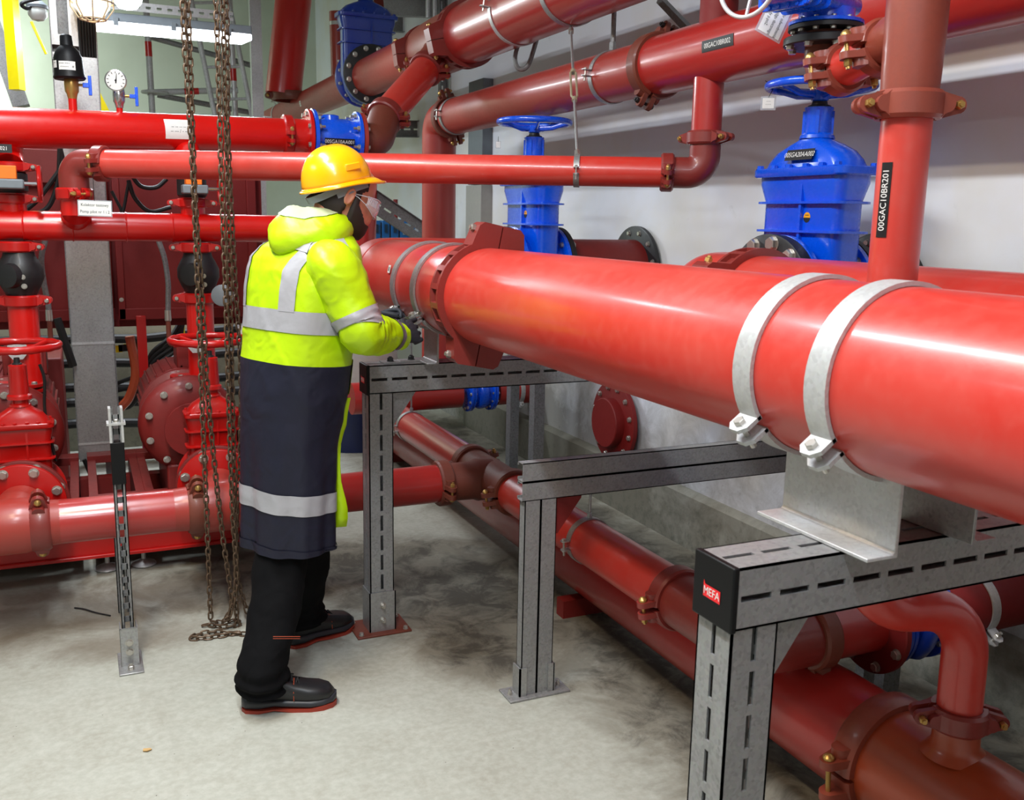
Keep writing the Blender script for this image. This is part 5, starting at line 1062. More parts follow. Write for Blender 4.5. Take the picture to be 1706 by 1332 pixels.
# wood chip and twig on the floor
c = P(245, 1250, z=.002); b = MB(); b.add([c + V(q) for q in ((-.012, 0, 0), (0, -.006, .001), (.014, 0, 0), (.010, .008, 0), (-.01, .009, .002), (-.012, 0, .003), (0, -.006, .004), (.014, 0, .003), (.010, .008, .003), (-.01, .009, .005))], [(4, 3, 2, 1, 0), (5, 6, 7, 8, 9)] + [(k, (k + 1) % 5, (k + 1) % 5 + 5, k + 5) for k in range(5)])
tag(b.build('wood_chip', plain('tan_wood', (196, 160, 104), .7), loc=c), 'small tan wood chip on the open floor at the lower left', 'chip')
b = MB(); b.sweep(smooth_path([P(124, 1012, z=.004), P(140, 1014, z=.006), P(160, 1020, z=.005), P(184, 1025, z=.004)], 5), .003, 6); tag(b.build('twig', M['black_iron'], loc=P(150, 1016, z=0)), 'short dark wire lying on the floor left of the strut stand', 'wire')
# ================================================================ PERSON
from mathutils import noise as mn
YAW = math.radians(25); FW = V((math.cos(YAW), math.sin(YAW), 0)); RT = V((math.sin(YAW), -math.cos(YAW), 0)); UP = V((0, 0, 1))
PY = 3.22
def cen(px, py): return P(px, py, y=PY)
M['skin'] = NT('skin'); _s = M['skin']; _n = _s.noise(40, 4); _s.set(Base_Color=_s.mix(_n, lin((206, 146, 118)), lin((176, 112, 88))), Roughness=.5, Subsurface_Weight=.1, Subsurface_Radius=(.02, .008, .004)); M['skin'] = _s.m
def cloth(name, c, rough=.5, spec=.4, em=None, coat=0):
    t = NT(name); n = t.noise(9, 5); d = tuple(x * .9 for x in lin(c)[:3]) + (1,)
    t.set(Base_Color=t.mix(n, lin(c), d), Roughness=rough, Specular_IOR_Level=spec, Coat_Weight=coat, Coat_Roughness=.4); nn = t.noise(6, 2, .5, dist=.5); rg = t.math('SINE', t.math('MULTIPLY', nn, 30.0)); t.bump(t.math('ADD', t.math('MULTIPLY', rg, .35), t.math('MULTIPLY', t.noise(9, 4), 2.0)), .22, .010); return t.m
M['hivis'] = cloth('yellow_hi_vis_fabric', (186, 224, 4), .42, .4, coat=.15); M['hivis_in'] = cloth('pale_hood_lining', (178, 190, 150), .6)
M['navy'] = cloth('navy_coated_fabric', (28, 29, 46), .5, .3, coat=.05); M['refl'] = cloth('silver_reflective_tape', (166, 166, 172), .35, .6); M['refl_d'] = cloth('grey_cuff_tape', (104, 92, 100), .5)
M['trouser'] = cloth('black_work_trousers', (11, 11, 13), .85, .12); M['leather'] = plain('black_boot_leather', (26, 26, 28), .36); M['sole'] = plain('orange_red_sole', (158, 52, 34), .55); M['sole_d'] = plain('dark_midsole', (40, 42, 48), .45)
M['hat'] = paint('yellow_hard_hat_shell', (250, 176, 0), .22, .8, .02, (220, 150, 0), 0); M['hair'] = plain('dark_brown_hair', (34, 24, 20), .75); M['strap'] = plain('grey_helmet_strap', (128, 132, 142), .5)
M['glove'] = plain('dark_grey_glove', (44, 48, 56), .6); M['stitch'] = plain('orange_stitching', (170, 70, 40), .6)
gm = NT('clear_goggle_plastic'); gm.set(Base_Color=(.9, .92, 1, 1), Roughness=.05, Alpha=.32, Specular_IOR_Level=.9, Coat_Weight=.5); M['lens'] = gm.m
# key heights
def zc(py): return cen(490, py).z
body = MB()
prof = [  # image y, centre x (px), half depth along facing, half width
    (915, 478, .132, .180), (880, 478, .132, .180), (800, 479, .131, .178), (740, 481, .134, .180), (690, 486, .142, .188), (640, 491, .152, .196), (600, 494, .153, .200),
    (560, 497, .152, .204), (520, 500, .152, .208), (480, 502, .150, .212), (450, 505, .145, .212), (430, 509, .138, .205), (412, 515, .125, .185), (398, 522, .105, .150), (386, 530, .085, .110), (376, 536, .07, .08)]
def catm(tab, y):
    tab = sorted(tab); 
    if y <= tab[0][0]: return tab[0][1:]
    for a, b in zip(tab, tab[1:]):
        if y <= b[0]:
            t = (y - a[0]) / (b[0] - a[0]); t = t * t * (3 - 2 * t) * .35 + t * .65; return tuple(p + (q - p) * t for p, q in zip(a[1:], b[1:]))
    return tab[-1][1:]
def wrk(p, sc_=1):
    n1 = mn.noise(V((p[0] * 5, p[1] * 5, p[2] * 2.2)) * sc_); n2 = mn.noise(V((p[0] * 11, p[1] * 11, p[2] * 5)) * sc_ + V((5, 3, 1)))
    r_ = 1 - abs(mn.noise(V((p[0] * 7 + p[2] * 3, p[1] * 7, p[2] * 4)) * sc_ + V((9, 1, 4)))) * 2
    return n1 * .010 + n2 * .005 + max(r_, 0) ** 3 * .004
def S(th, py, off=0.0):
    cx_, a, b = catm(prof, py); c = cen(cx_, py); e = 2.5
    ct, st = math.cos(th), math.sin(th); k = (abs(ct) ** e + abs(st) ** e) ** (-1 / e)
    d = FW * ct * k * a + RT * st * k * b
    lower = max(0, min(1, (py - 640) / 250)); fold = math.sin(th * 7 + 1.3) * .006 * lower + math.sin(th * 13) * .003 * lower
    w = wrk(c + d) * (1 - .5 * lower)
    nrm = d.normalized(); return c + d + nrm * (w + fold + off)
root = None
# ---- body (continuous surface, voxel remeshed)
hipc = cen(490, 700); neck = cen(552, 372); HC = P(575, 328, y=3.19)
hy = math.radians(6); pit = math.radians(20)
HF = V((math.cos(hy) * math.cos(pit), math.sin(hy) * math.cos(pit), -math.sin(pit))); HR = V((math.sin(hy), -math.cos(hy), 0)); HU = HR.cross(HF).normalized()
hl = lambda x, y, z: HC + HF * x + HR * y + HU * z       # head local: x forward, y to his right, z up
head_sl = [(-.120, .062, .0, .020, .012), (-.112, .080, .02, .036, 0), (-.095, .088, .035, .050, 0), (-.075, .090, .055, .058, 0), (-.05, .092, .075, .064, 0), (-.02, .093, .088, .069, 0), (.01, .093, .096, .073, 0), (.04, .094, .100, .075, 0), (.07, .090, .096, .072, 0), (.095, .076, .082, .060, 0), (.112, .050, .055, .040, 0), (.120, .015, .02, .015, 0)]
def head_ring(z, f, bk, w, cx0, off=0, n=36):
    out = []
    for k in range(n):
        q = 2 * PI * k / n; x = math.cos(q) * ((f if math.cos(q) > 0 else bk) + off); y = math.sin(q) * (w + off)
        if math.cos(q) > .86 and off == 0:
            m_ = (math.cos(q) - .86) / .14
            if -.055 < z < .03: x += m_ * .024 * max(0, 1 - abs(z + .035) / .03) + m_ * .008
            if -.082 < z < -.06: x += m_ * .008
            if .02 < z < .035: x += m_ * .003
        if .55 < math.cos(q) < .86 and -.01 < z < .02 and off == 0: x -= .006
        out.append(hl(x + cx0, y, z))
    return out
body.loft([head_ring(*q) for q in head_sl])
nb = cen(530, 400); body.sweep([hl(-.03, 0, -.03), hl(-.035, 0, -.09), neck, nb], [.058, .056, .062, .085], 20)
for s_ in (1, -1):   # ears
    b_ = []
    for k in range(14):
        q = 2 * PI * k / 14; b_.append((math.cos(q) * .017 + math.sin(q) * .005 - .008, math.sin(q) * .031 - .004))
    body.loft([[hl(x * .8 - .0, s_ * .062, z * .8) for x, z in b_], [hl(x - .004, s_ * .077, z) for x, z in b_], [hl(x - .008, s_ * .086, z * 1.03) for x, z in b_], [hl(x * .86 - .008, s_ * .088, z * .9) for x, z in b_], [hl(x * .6 - .006, s_ * .081, z * .65) for x, z in b_]])
def jt(px, py, yy): return P(px, py, y=yy)
shR = jt(556, 448, 3.04); elR = jt(604, 553, 2.99); wrR = jt(668, 560, 3.10); haR = jt(688, 548, 3.17)
shL = cen(497, 452) - RT * .135 + FW * .02; elL = V((.86, 3.44, 1.19)); wrL = V((1.0, 3.44, 1.235))
body.loft([[cen(catm(prof, y)[0], y) + (FW * math.cos(2 * PI * k / 20) * catm(prof, y)[1] * .72 + RT * math.sin(2 * PI * k / 20) * catm(prof, y)[2] * .8) for k in range(20)] for y in (720, 660, 600, 540, 480, 440, 415, 398)])
body.sweep([shR + (nb - shR) * .3, shR, (shR + elR) / 2, elR, (elR + wrR) / 2, wrR], [.05, .055, .048, .04, .038, .028], 14)
body.sweep([shL + (nb - shL) * .3, shL, (shL + elL) / 2, elL, (elL + wrL) / 2, wrL], [.05, .055, .048, .04, .038, .028], 14)
ankR = V((.475, 2.99, .10)); ankL = V((.705, 3.455, .10)); hipR = V((.60, 3.20, .70)); hipL = V((.64, 3.29, .72)); knR = V((.580, 3.160, .46)); knL = V((.695, 3.34, .50))
for h_, k_, a_ in ((hipR, knR, ankR), (hipL, knL, ankL)):
    body.sweep([h_ + V((0, 0, .2)), (h_ + k_) / 2, k_, (k_ + a_) / 2 + V((-.01, 0, .04)), a_ + V((.01, 0, 0))], [.075, .062, .052, .045, .032], 14)
    fd = V((1, -.22, 0)).normalized() if a_ is ankR else V((.95, .30, 0)).normalized(); body.sweep([a_ - fd * .01 + V((0, 0, -.03)), a_ + fd * .06 + V((0, 0, -.048)), a_ + fd * .14 + V((0, 0, -.052))], [.022, .022, .018], 12)
per = body.build('person', M['skin'], loc=V((.63, 3.21, 0)))
rm = per.modifiers.new('remesh', 'REMESH'); rm.mode = 'VOXEL'; rm.voxel_size = .0055; rm.use_smooth_shade = True
sm = per.modifiers.new('smooth', 'SMOOTH'); sm.factor = .5; sm.iterations = 3
tag(per, 'worker in yellow and navy coat and yellow hard hat bending toward the biggest pipe', 'person')
# ---- jacket
def patch(nm, mat, y0, y1, n_y, th0=0, th1=2 * PI, n_t=150, off=0.0, parent=None, sol=.0, cyc=True, fn=None):
    full = th1 - th0 > 6.27; b = MB(); n = n_t if full else n_t + 1; fn = fn or S
    vs = []; fs = []
    for j in range(n_y + 1):
        y = y0 + (y1 - y0) * j / n_y
        for i in range(n): vs.append(fn(th0 + (th1 - th0) * i / n_t, y, off))
    for j in range(n_y):
        for i in range(n_t): i2 = (i + 1) % n if full else i + 1; fs.append((j * n + i, j * n + i2, (j + 1) * n + i2, (j + 1) * n + i))
    b.add(vs, fs); return b.build(nm, mat, parent or per, sharp=180, solid=sol)
YB_ = 599
slope = lambda th: math.sin(th - .6) * 6
def S2(th, y, off=0):
    return S(th, y + (math.cos(th - 0.2) * 6 if y < 900 else 0), off)
jk = patch('coat', M['hivis'], YB_, 376, 62, fn=S2)
patch('coat_skirt', M['navy'], YB_, 903, 60, fn=S2, parent=jk)
patch('hem', M['navy'], 894, 903, 4, fn=S2, off=.004, parent=jk)
patch('reflective_tape', M['refl'], 513, 548, 6, off=.0035, fn=S2, parent=jk)
patch('reflective_tape', M['refl'], 806, 838, 6, off=.0035, fn=S2, parent=jk)
# braces over the shoulders: back th ~ pi; right side th = pi/2
def brace(thb, thf, nm='reflective_tape'):
    b = MB(); vs = []; N = 40; K = 6
    for j in range(N + 1):
        q = j / N; y = 515 - 127 * math.sin(min(q * 1.35, 1) * PI / 2) if q < .74 else 388 + 60 * ((q - .74) / .26)
        th = thb + (thf - thb) * max(0, (q - .25) / .75) ** 1.3
        cx_, a, bb = catm(prof, y); wd = .026 / max((a + bb) / 2, .08)
        for i in range(K + 1): vs.append(S2(th - wd + 2 * wd * i / K, y, .0045))
    fs = [(j * (K + 1) + i, j * (K + 1) + i + 1, (j + 1) * (K + 1) + i + 1, (j + 1) * (K + 1) + i) for j in range(N) for i in range(K)]
    return b.add(vs, fs).build(nm, M['refl'], jk, sharp=180)
brace(PI - .52, .62 + .6); brace(PI + .62, 2 * PI - 1.2)
# front yellow drop panel and inner flap on the right side edge
patch('front_panel', M['hivis'], YB_ - 2, 655, 14, -.55, .85, 30, off=.004, parent=jk)
b = MB(); rows = []
for k in range(15):
    q = k / 14; y = 655 + 215 * q; w_ = .010 + .045 * max(0, q - .35); p0 = S2(.75, min(y, 900), .004); d = V((.95, -.2, 0)); rows.append([p0 - d * .01, p0 + d * w_ * (.8 + .4 * math.sin(q * 9)) + V((0, .01 * math.sin(q * 7), 0))])
b.add([p for r_ in rows for p in r_], [(2 * k, 2 * k + 1, 2 * k + 3, 2 * k + 2) for k in range(14)]); b.build('front_flap', M['hivis'], jk, sharp=180, solid=.004)
# ---- sleeves
def sleeve(sh, el, wr, nm, rads, bands_, mat=M['hivis'], seed=0):
    inn = sh + (cen(515, 440) - sh) * .42 + V((0, 0, .012)); pts = [inn, sh, sh.lerp(el, .5), el.lerp(sh, .12), el + (el - (sh + wr) / 2).normalized() * .006, el.lerp(wr, .3), el.lerp(wr, .65), wr]
    path = smooth_path(pts, 12); L = [0]
    for i in range(1, len(path)): L.append(L[-1] + (path[i] - path[i - 1]).length)
    def rr(s): return catm([(a, b, b) for a, b in rads], s / L[-1])[0]
    def mk(s0, s1, off, nm_, m_, par, N=60, K=44):
        tg0 = None; b = MB(); vs = []; u = v = None; cnt = 0
        idx = [s0 + (s1 - s0) * j / N for j in range(N + 1)]; frames = []
        u, v = frame((path[1] - path[0]).normalized()); pt_ = (path[1] - path[0]).normalized(); fr = [(u.copy(), v.copy(), pt_)]
        for i in range(1, len(path)):
            tg = (path[min(i + 1, len(path) - 1)] - path[i - 1]).normalized(); q = pt_.rotation_difference(tg); u = q @ u; v = q @ v; pt_ = tg; fr.append((u.copy(), v.copy(), tg))
        for s in idx:
            for i in range(1, len(L)):
                if L[i] >= s * L[-1] - 1e-9: q = (s * L[-1] - L[i - 1]) / (L[i] - L[i - 1]); break
            p = path[i - 1].lerp(path[i], q); u, v, tg = fr[i]; r = rr(s * L[-1])
            for k in range(K):
                a = 2 * PI * k / K; d = u * math.cos(a) + v * math.sin(a); pos = p + d * r
                el_ = math.exp(-((s - .62) / .12) ** 2); ins = max(0, math.cos(a - 1.0)); ph_ = s * 62 + math.sin(a + seed) * 4.5
                fold = (1 - abs(math.sin(ph_))) ** 2 * .012 * el_ * ins - el_ * .002 + abs(mn.noise(pos * 8 + V((seed, 0, 0)))) * .020 - .005 + (1 - abs(mn.noise(pos * 13 + V((2, seed, 0)))) * 2.5) ** 3 * .0035
                vs.append(p + d * (r + fold + off))
        fs = [(j * K + k, j * K + (k + 1) % K, (j + 1) * K + (k + 1) % K, (j + 1) * K + k) for j in range(N) for k in range(K)]
        return b.add(vs, fs).build(nm_, m_, par, sharp=180)
    o = mk(0, 1, 0, nm, mat, per, N=90)
    for s0, s1, m_ in bands_: mk(s0, s1, .003, 'reflective_tape', m_, o, N=10)
    mk(.965, 1.0, -.012, 'cuff', M['black'], o, N=4)
    return o
sleeve(shR, elR, wrR, 'sleeve', [(0, .070), (.12, .088), (.25, .088), (.45, .080), (.6, .076), (.72, .068), (.85, .058), (1.0, .046)], [(.46, .58, M['refl']), (.89, .93, M['refl_d'])])
sleeve(shL, elL, wrL, 'sleeve', [(0, .055), (.15, .07), (.35, .068), (.55, .066), (.68, .062), (.85, .054), (1.0, .045)], [(.40, .50, M['refl'])], seed=3)
# ---- hood
hc = cen(536, 380)
def hood_pt(a, q, off=0.0):
    back = (1 - math.cos(a)) / 2; d = FW * math.cos(a) + RT * math.sin(a); bk = back ** 1.4
    Rr = .078 + .022 * back; tr = .022 + .052 * bk + off; tu = .034 + .026 * bk + off
    tip = max(0, math.cos(a - PI)) ** 10
    c = hc + d * Rr + UP * (.012 - .016 * back) + d * .03 * tip
    cq, sq = math.cos(q), math.sin(q)
    p = c + d * cq * tr + UP * sq * tu
    p -= UP * (max(0, cq) * bk * .030 + max(0, -sq) * bk * max(0, cq + .3) * .012)
    p += UP * max(0, -cq + .2) * max(0, sq) * bk * .030
    w = wrk(p, 1.7) * .9 + math.sin(a * 5 + q * 2) * .003 * bk + (1 - abs(math.sin(q * 1.5 + a * 2.5))) ** 3 * .006 * bk
    return p + (d * cq + UP * sq) * w
N = 64; K = 30
rings = [[hood_pt(2 * PI * i / N, 2 * PI * k / K) for k in range(K)] for i in range(N)]; rings.append(rings[0])
hd = MB().loft(rings, cap=False).build('hood', M['hivis'], per, sharp=180)
rings = [[hood_pt(PI * (.52 + .62 * i / 30), PI * (.30 + .10 * abs(i / 15 - 1) + (.52 - .1 * abs(i / 15 - 1)) * k / 10), .003) for k in range(11)] for i in range(31)]
MB().loft(rings, cap=False, closed_u=False).build('hood_lining', M['hivis_in'], hd, sharp=180)
# ---- trousers
def leg(h_, k_, a_, seed, nm):
    path = smooth_path([h_ + V((0, 0, .0)), h_.lerp(k_, .5), k_, k_.lerp(a_, .5), a_ + V((.0, 0, .05)), a_ + V((.006, 0, -.030))], 12); b = MB(); K = 40; rings = []; n = len(path)
    for i, p in enumerate(path):
        s = i / (n - 1); r = catm([(0, .092, .092), (.3, .092, .092), (.55, .088, .088), (.8, .078, .078), (.93, .084, .084), (1, .074, .074)], s)[0]; ring = []
        for k in range(K):
            q = 2 * PI * k / K; d = V((math.cos(q), math.sin(q), 0)); pos = p + d * r
            f = wrk(pos, 1.5) * 1.1 + math.sin(s * 60 + math.sin(q + seed) * 2) * .009 * max(0, (s - .68)) * 3.2 + abs(mn.noise(pos * 8 + V((seed, 1, 1)))) * .012 - .004
            ring.append(p + d * (r * (1.0 if abs(math.sin(q)) < .5 else .96) + f))
        rings.append(ring)
    o = b.loft(rings, cap=False).build(nm, M['trouser'], per, sharp=180); return o
l1 = leg(hipR, knR, ankR, 0, 'trouser_leg'); leg(hipL, knL, ankL, 2, 'trouser_leg')
b = MB()
for dz in (0, -.007): 
    b.sweep([P(x, 1060 - dz * 480, y=2.93 + (0.01 if x > 490 else 0)) for x in (455, 478, 500)], .0012, 5)
b.build('stitching', M['stitch'], l1)
# ---- boots
def boot(heel, fd, L, nm):
    heel = V(heel); fd = V(fd).normalized(); rd = V((fd.y, -fd.x, 0)); o_ = None
    def sec(x, hw, z0, z1, n=16, top=.5):
        out = []
        for k in range(n):
            q = 2 * PI * k / n; c, s_ = math.cos(q), math.sin(q); e = .62
            xx = (abs(c) ** e) * (1 if c > 0 else -1) * hw * (1 - (.25 * top if s_ > 0 else 0) * abs(s_)); zz = (z0 + z1) / 2 + (abs(s_) ** e) * (1 if s_ > 0 else -1) * (z1 - z0) / 2; out.append(heel + fd * x + rd * xx + UP * zz)
        return out
    up = MB().loft([sec(.0, .018, .035, .095), sec(.012, .034, .03, .125), sec(.05, .042, .03, .145), sec(.095, .043, .03, .142), sec(.125, .044, .03, .118), sec(.165, .048, .028, .095), sec(.21, .052, .026, .082), sec(L - .055, .051, .026, .078), sec(L - .022, .040, .028, .068), sec(L - .004, .016, .032, .050)]).build(nm, M['leather'], per, sharp=60)
    MB().loft([sec(-.006, .016, .012, .055), sec(.008, .036, .010, .052), sec(.05, .045, .010, .048), sec(.10, .043, .016, .044), sec(.16, .050, .012, .042), sec(.22, .056, .008, .040), sec(L - .04, .051, .008, .040), sec(L - .008, .034, .014, .044), sec(L + .004, .014, .022, .044)]).build('midsole', M['sole_d'], up, sharp=60)
    b = MB(); out = []
    for x, hw in ((-.006, .016), (.008, .037), (.05, .046), (.10, .042), (.16, .051), (.22, .057), (L - .04, .052), (L - .008, .035), (L + .004, .014)):
        zz = 0 if (x < .07 or x > .13) else .006; zl = .011 if x < L - .05 else .017
        out.append([heel + fd * x + rd * hw + UP * zz, heel + fd * x - rd * hw + UP * zz, heel + fd * x - rd * hw + UP * zl, heel + fd * x + rd * hw + UP * zl])
    b.loft(out); b.build('outsole', M['sole'], up)
    b = MB()
    for k in range(4):
        x = .105 + k * .022; z = .146 - k * .016; b.sweep([heel + fd * x + rd * .026 + UP * (z - .014), heel + fd * (x + .006) + UP * (z + .001), heel + fd * (x + .012) - rd * .026 + UP * (z - .014)], .0028, 6)
        b.sweep([heel + fd * x - rd * .026 + UP * (z - .014), heel + fd * (x + .006) + UP * (z + .001), heel + fd * (x + .012) + rd * .026 + UP * (z - .014)], .0028, 6)
    b.build('laces', M['black'], up)
    b = MB(); b.sweep([heel + fd * .165 + rd * s_ * .048 + UP * z for s_, z in ((1, .04), (.95, .07), (.6, .092), (0, .098))], .0013, 5); b.sweep([heel + fd * x + rd * .040 + UP * z for x, z in ((.0, .088), (.05, .085), (.10, .112), (.115, .13))], .0013, 5); b.build('stitching', M['stitch'], up)
boot((.415, 3.02, 0), (1, -.25, 0), .30, 'boot'); boot((.645, 3.43, 0), (.93, .33, 0), .285, 'boot')
# ---- hard hat
hp_ = math.radians(13); HHF = V((math.cos(hy) * math.cos(hp_), math.sin(hy) * math.cos(hp_), math.sin(hp_))); HHU = HR.cross(HHF).normalized(); HO = P(562, 306, y=3.19)
g = lambda x, y, z: HO + HHF * x + HR * y + HHU * z
A_, B_, H_ = .119, .106, .124
b = MB(); rings = []; K = 56
for j in range(18):
    ph = (PI / 2) * j / 17; rr_ = math.cos(ph) ** .82; zz = math.sin(ph) * H_; ring = []
    for k in range(K):
        q = 2 * PI * k / K; rdg = .0035 * max(0, 1 - abs(math.sin(q) * rr_) * 7) if j > 1 else 0
        ring.append(g(math.cos(q) * A_ * max(rr_, .01), math.sin(q) * B_ * max(rr_, .01), zz + rdg))
    rings.append(ring)
b.loft(rings, cap=False)
hat = b.build('hard_hat', M['hat'], per, sharp=70, solid=.003)
b = MB(); ri = []; ro_ = []
for k in range(K):
    q = 2 * PI * k / K; f_ = max(0, math.cos(q)); ext = .007 + .036 * f_ ** 1.8; dz = -.007 - .020 * f_ ** 2.2
    ri.append(g(math.cos(q) * A_ * .99, math.sin(q) * B_ * .99, .004)); ro_.append(g(math.cos(q) * (A_ + ext), math.sin(q) * (B_ + ext * .8), dz))
b.loft([ri, [p.lerp(q, .5) + HHU * .002 for p, q in zip(ri, ro_)], ro_], cap=False); b.build('brim', M['hat'], hat, sharp=70, solid=.004)
b = MB(); b.sweep([p for p in ro_], .0042, 8, closed=True); b.build('rim_edge', M['hat'], hat)
b = MB(); b.box(g(.028, B_ * .94, .048), (.05, .012, .022), HHF, HR, HHU); b.build('side_slot', M['hat'], hat, bevel=.003)
# headband strap behind the head
b = MB(); pts = []
for k in range(25):
    q = PI * .40 + PI * 1.2 * k / 24; low = max(0, -math.cos(q)); pts.append(hl(math.cos(q) * .106 - .008, math.sin(q) * .082, .062 - .122 * low ** .9))
b.sweep(pts, 1, sec=[(-.002, -.011), (.002, -.011), (.002, .011), (-.002, .011)], ref=HU); b.build('headband', M['strap'], hat)
b = MB(); b.sweep([hl(.028, .079, .06), hl(-.004, .082, .035), hl(-.03, .080, .012), hl(-.055, .070, -.012)], 1, sec=[(-.0015, -.016), (.0015, -.016), (.0015, .016), (-.0015, .016)], ref=HF); b.build('strap_arm', M['strap'], hat)
# hair and beard
n_ = 72
def slc(z):
    t_ = head_sl
    for p, q in zip(t_, t_[1:]):
        if z <= q[0]: k = max(0, (z - p[0]) / (q[0] - p[0])); return [z] + [u + (v - u) * k for u, v in zip(p[1:], q[1:])]
    return t_[-1]
def sst(x, a, b): k = max(0, min(1, (x - a) / (b - a))); return k * k * (3 - 2 * k)
def shell(zs, f):
    rg = []
    for z in zs:
        sl = slc(z); hi = head_ring(*sl, .006 + .010 * sst(-z, -.01, .05), n_); lo = head_ring(*sl, -.012, n_)
        rg.append([lo[k].lerp(hi[k], f(math.cos(2 * PI * k / n_), abs(math.sin(2 * PI * k / n_)), z)) for k in range(n_)])
    return rg
def fh(c, s_, z):
    lim = .50 if z > .03 else -.10 + (z + .03) * 8 if z > -.03 else -.10 - (-.03 - z) * 4
    return 1 - sst(c, lim - .03, lim + .05)
MB().loft(shell([-.095 + .213 * i / 36 for i in range(37)], fh)).build('hair', M['hair'], per, sharp=80)
def fb(c, s_, z):
    lo_ = .04; hi_ = .34 if z > -.02 else .34 + (-.02 - z) * 9 if z > -.065 else 2
    return sst(c, lo_ - .05, lo_ + .04) * (1 - sst(c, hi_ - .05, hi_ + .05)) * (1 - sst(z, .03, .05))
MB().loft(shell([-.1199 + .165 * i / 34 for i in range(35)], fb)).build('beard', M['hair'], per, sharp=80)
MB().loft([[hl(.038 + math.cos(2 * PI * k / 20) * r * 1.1, math.sin(2 * PI * k / 20) * r, z) for k in range(20)] for z, r in ((-.138, .012), (-.132, .030), (-.118, .042), (-.10, .046))]).build('beard_chin', M['hair'], per)
# goggles
def gg(a, z, r=.0): return hl(math.cos(a) * (.116 + r) + .004, math.sin(a) * (.086 + r), z - .002)
b = MB(); N = 30; vs = []
for i in range(N + 1):
    a = -1.18 + 2.36 * i / N; side = max(0, (abs(a) - .75) / .43); z1, z0 = .026 - .006 * side, -.030 + .022 * side
    vs += [gg(a, z0, .0), gg(a, (z0 + z1) / 2, .004), gg(a, z1, .0)]
b.add(vs, [(3 * i + j, 3 * i + 3 + j, 3 * i + 4 + j, 3 * i + 1 + j) for i in range(N) for j in (0, 1)]); go = b.build('safety_goggles', M['lens'], per, sharp=60, solid=.002)
clearf = plain('clear_frame', (210, 214, 225), .15, 0, .8, Alpha=.75)
b = MB(); b.sweep([vs[3 * i] for i in range(N + 1)] , .0018, 6); b.sweep([vs[3 * i + 2] for i in range(N + 1)], .0024, 6); b.build('lens_rim', clearf, go)
b = MB()
for s_ in (1, -1):
    b.sweep([gg(1.15 * s_, .020, .001), hl(.012, .079 * s_, .012), hl(-.012, .080 * s_, .008)], .0016, 6); b.sweep([gg(1.15 * s_, -.008, .001), hl(.015, .079 * s_, .004), hl(-.012, .080 * s_, .008)], .0014, 6)
    for k in range(7): a = (.78 + .055 * k) * s_; b.sweep([gg(a, .020, .004), gg(a, -.004, .004)], .0010, 5)
b.build('side_arm', clearf, go)
# ---- gloved hands
def hand(wr, tgt, up, nm, curls=(.8, .9, 1, 1), side=1):
    wr = V(wr); f = (V(tgt) - wr).normalized(); up = V(up); up = (up - f * up.dot(f)).normalized(); ca = f.cross(up); s_ = ca * side
    b = MB()
    b.loft([[wr + f * x + s_ * math.cos(q) * w_ + up * math.sin(q) * h_ for q in [2 * PI * k / 14 for k in range(14)]] for x, w_, h_ in ((-.05, .028, .022), (-.01, .029, .021), (.02, .037, .019), (.050, .046, .016), (.062, .044, .014), (.068, .036, .009))])
    lens = (.068, .076, .071, .056)
    for k in range(4):
        base = wr + f * (.074 - .004 * abs(k - 1.2)) + s_ * (.036 - .0242 * k); p = [base - f * .02, base]; d = f.copy(); c_ = base
        for L_, m_ in ((.48, .5), (.30, 1.35), (.24, 1.0)):
            d = (Quaternion(ca, -curls[k] * m_) @ d); c_ = c_ + d * lens[k] * L_; p.append(c_)
        b.sweep(smooth_path(p, 5), [.0089 - .0016 * i / 20 for i in range(5 * (len(p) - 1) + 1)], 12)
        b.lathe(c_ - d * .002, d, [(0, .0074), (.004, .006), (.007, .003), (.008, 0)], 12)
    tb = wr + f * .026 + s_ * .034 - up * .004; p = [tb - f * .012 - s_ * .010, tb, tb + f * .024 + s_ * .014 - up * .012, tb + f * .052 + s_ * .008 - up * .022, tb + f * .070 - s_ * .002 - up * .026]
    b.sweep(smooth_path(p, 4), [.0125 - .0032 * i / 16 for i in range(17)], 12)
    o = b.build(nm, M['glove'], per, sharp=180); r_ = o.modifiers.new('remesh', 'REMESH'); r_.mode = 'VOXEL'; r_.voxel_size = .0016; r_.use_smooth_shade = True; return o
wR2 = wrR.lerp(P(690, 550, y=3.16), .25)
hand(wR2, P(712, 542, y=3.20), V((-.25, -1, .25)), 'glove', (.35, 1.05, 1.1, 1.1), -1)
hand(wrL, V((1.075, 3.40, 1.262)), V((-.1, .8, .6)), 'glove', (.6, .8, .9, .9))
sp0, sp1 = P(672, 533, y=3.27), P(700, 522, y=3.235); t = thing('spanner', 'small bright steel spanner held on the clamp bolt by the worker', 'tool', sp0)
b = MB(); sd = (sp1 - sp0).normalized(); b.sweep([sp0 - sd * .03, sp1], 1, sec=[(-.0025, -.007), (.0025, -.007), (.0025, .007), (-.0025, .007)]); b.build('shaft', M['chrome'], t, bevel=.001)
b = MB(); b.lathe(sp1 + sd * .006 - UP * .006, UP, [(0, .013), (.012, .013)], 6); b.build('jaw', M['chrome'], t)

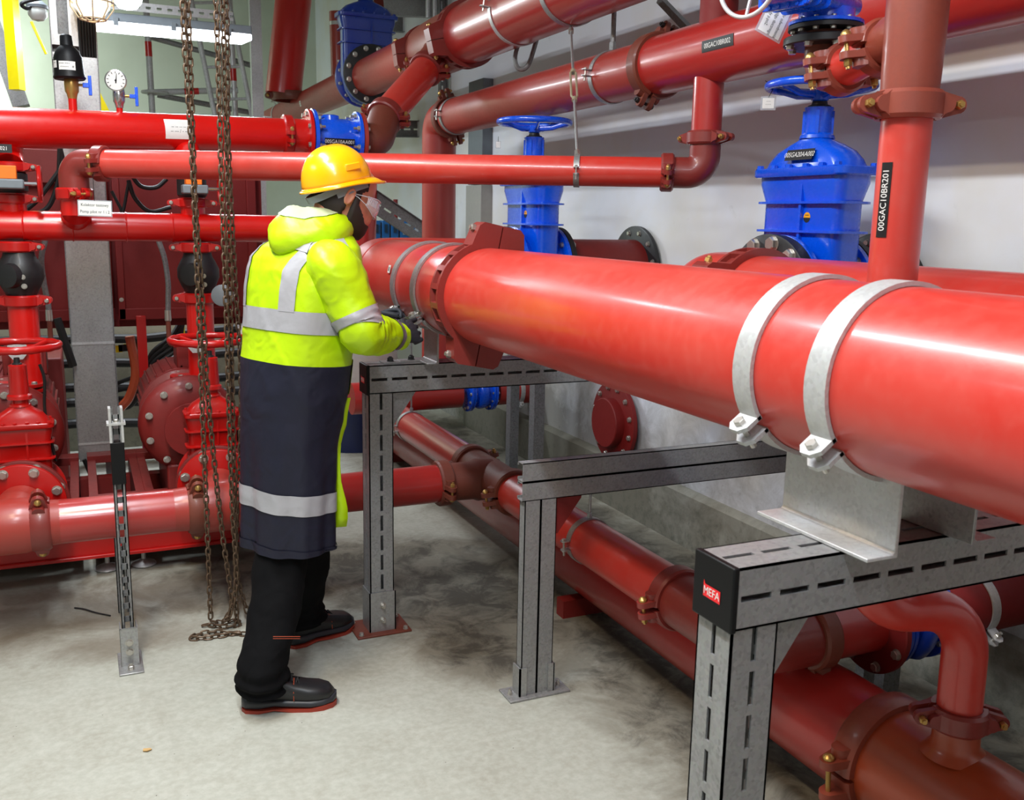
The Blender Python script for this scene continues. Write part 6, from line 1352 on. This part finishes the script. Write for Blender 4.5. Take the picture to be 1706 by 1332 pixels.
# ---- shoulder tape laid on the finished cloth
from mathutils.bvhtree import BVHTree
bpy.context.view_layer.update()
def cloth_tree(objs):
    vs, fs = [], []
    for o in objs:
        k = len(vs); mw = o.matrix_world; vs += [mw @ v.co for v in o.data.vertices]; fs += [tuple(i + k for i in p.vertices) for p in o.data.polygons]
    return BVHTree.FromPolygons(vs, fs)
tree = cloth_tree([o for o in per.children if o.name.startswith(('sleeve', 'coat'))])
row = []
for px, py, hw in ((499, 418, 15), (502, 408, 15), (508, 399, 14), (518, 391, 13), (530, 386, 12), (544, 384, 11), (558, 385, 10), (570, 389, 8)):
    row.append((px, py, hw))
b = MB(); vs = []; K = 6
for i, (px, py, hw) in enumerate(row):
    a_, c_ = row[max(i - 1, 0)], row[min(i + 1, len(row) - 1)]; d = V((c_[0] - a_[0], c_[1] - a_[1])).normalized(); n_2 = V((-d.y, d.x))
    for k in range(K + 1):
        q = (k / K - .5) * 2; h, nn, _, _ = tree.ray_cast(CAM, ray(px + n_2.x * hw * q, py + n_2.y * hw * q).normalized())
        if h is None: h = P(px, py, y=3.1); nn = RT
        if nn.dot(CAM - h) < 0: nn = -nn
        vs.append(h + nn * .005)
b.add(vs, [(i * (K + 1) + k, i * (K + 1) + k + 1, (i + 1) * (K + 1) + k + 1, (i + 1) * (K + 1) + k) for i in range(len(row) - 1) for k in range(K)])
b.build('reflective_tape', M['refl'], jk, sharp=180)
# ================================================================ LIGHT
def area(name, loc, rot, sx, sy, e, c):
    l = bpy.data.lights.new(name, 'AREA'); l.shape = 'RECTANGLE'; l.size = sx; l.size_y = sy; l.energy = e; l.color = c
    o = bpy.data.objects.new(name, l); COL.objects.link(o); o.location = loc; o.rotation_euler = rot; return o
COOL = (.86, .93, 1); WARM = (1, .80, .56)
for i, (x, y, e, c) in enumerate([(-.02, .9, 64, COOL), (-.02, 3.1, 56, COOL), (-.3, 2.0, 36, WARM), (-.1, -1.0, 26, COOL), (-.3, 6.0, 40, COOL), (-2.4, 3.4, 16, COOL)]):
    area('ceiling_tube_light', (x, y, 3.45), (0, 0, 0), .12, 1.3, e, c)
area('tube_lamp_light', P(285, 60, y=6.75) + V((0, 0, -.03)), (math.radians(-25), 0, 0), 1.1, .08, 26, COOL)
area('back_tube_light', (-1.8, 10.6, 3.7), (math.radians(40), 0, 0), 1.6, .12, 90, (.9, 1, .9))
w = bpy.data.worlds.new('world'); sc.world = w; w.use_nodes = True; w.node_tree.nodes['Background'].inputs[0].default_value = (.8, .86, 1, 1); w.node_tree.nodes['Background'].inputs[1].default_value = .03
sc.view_settings.exposure = 0.5
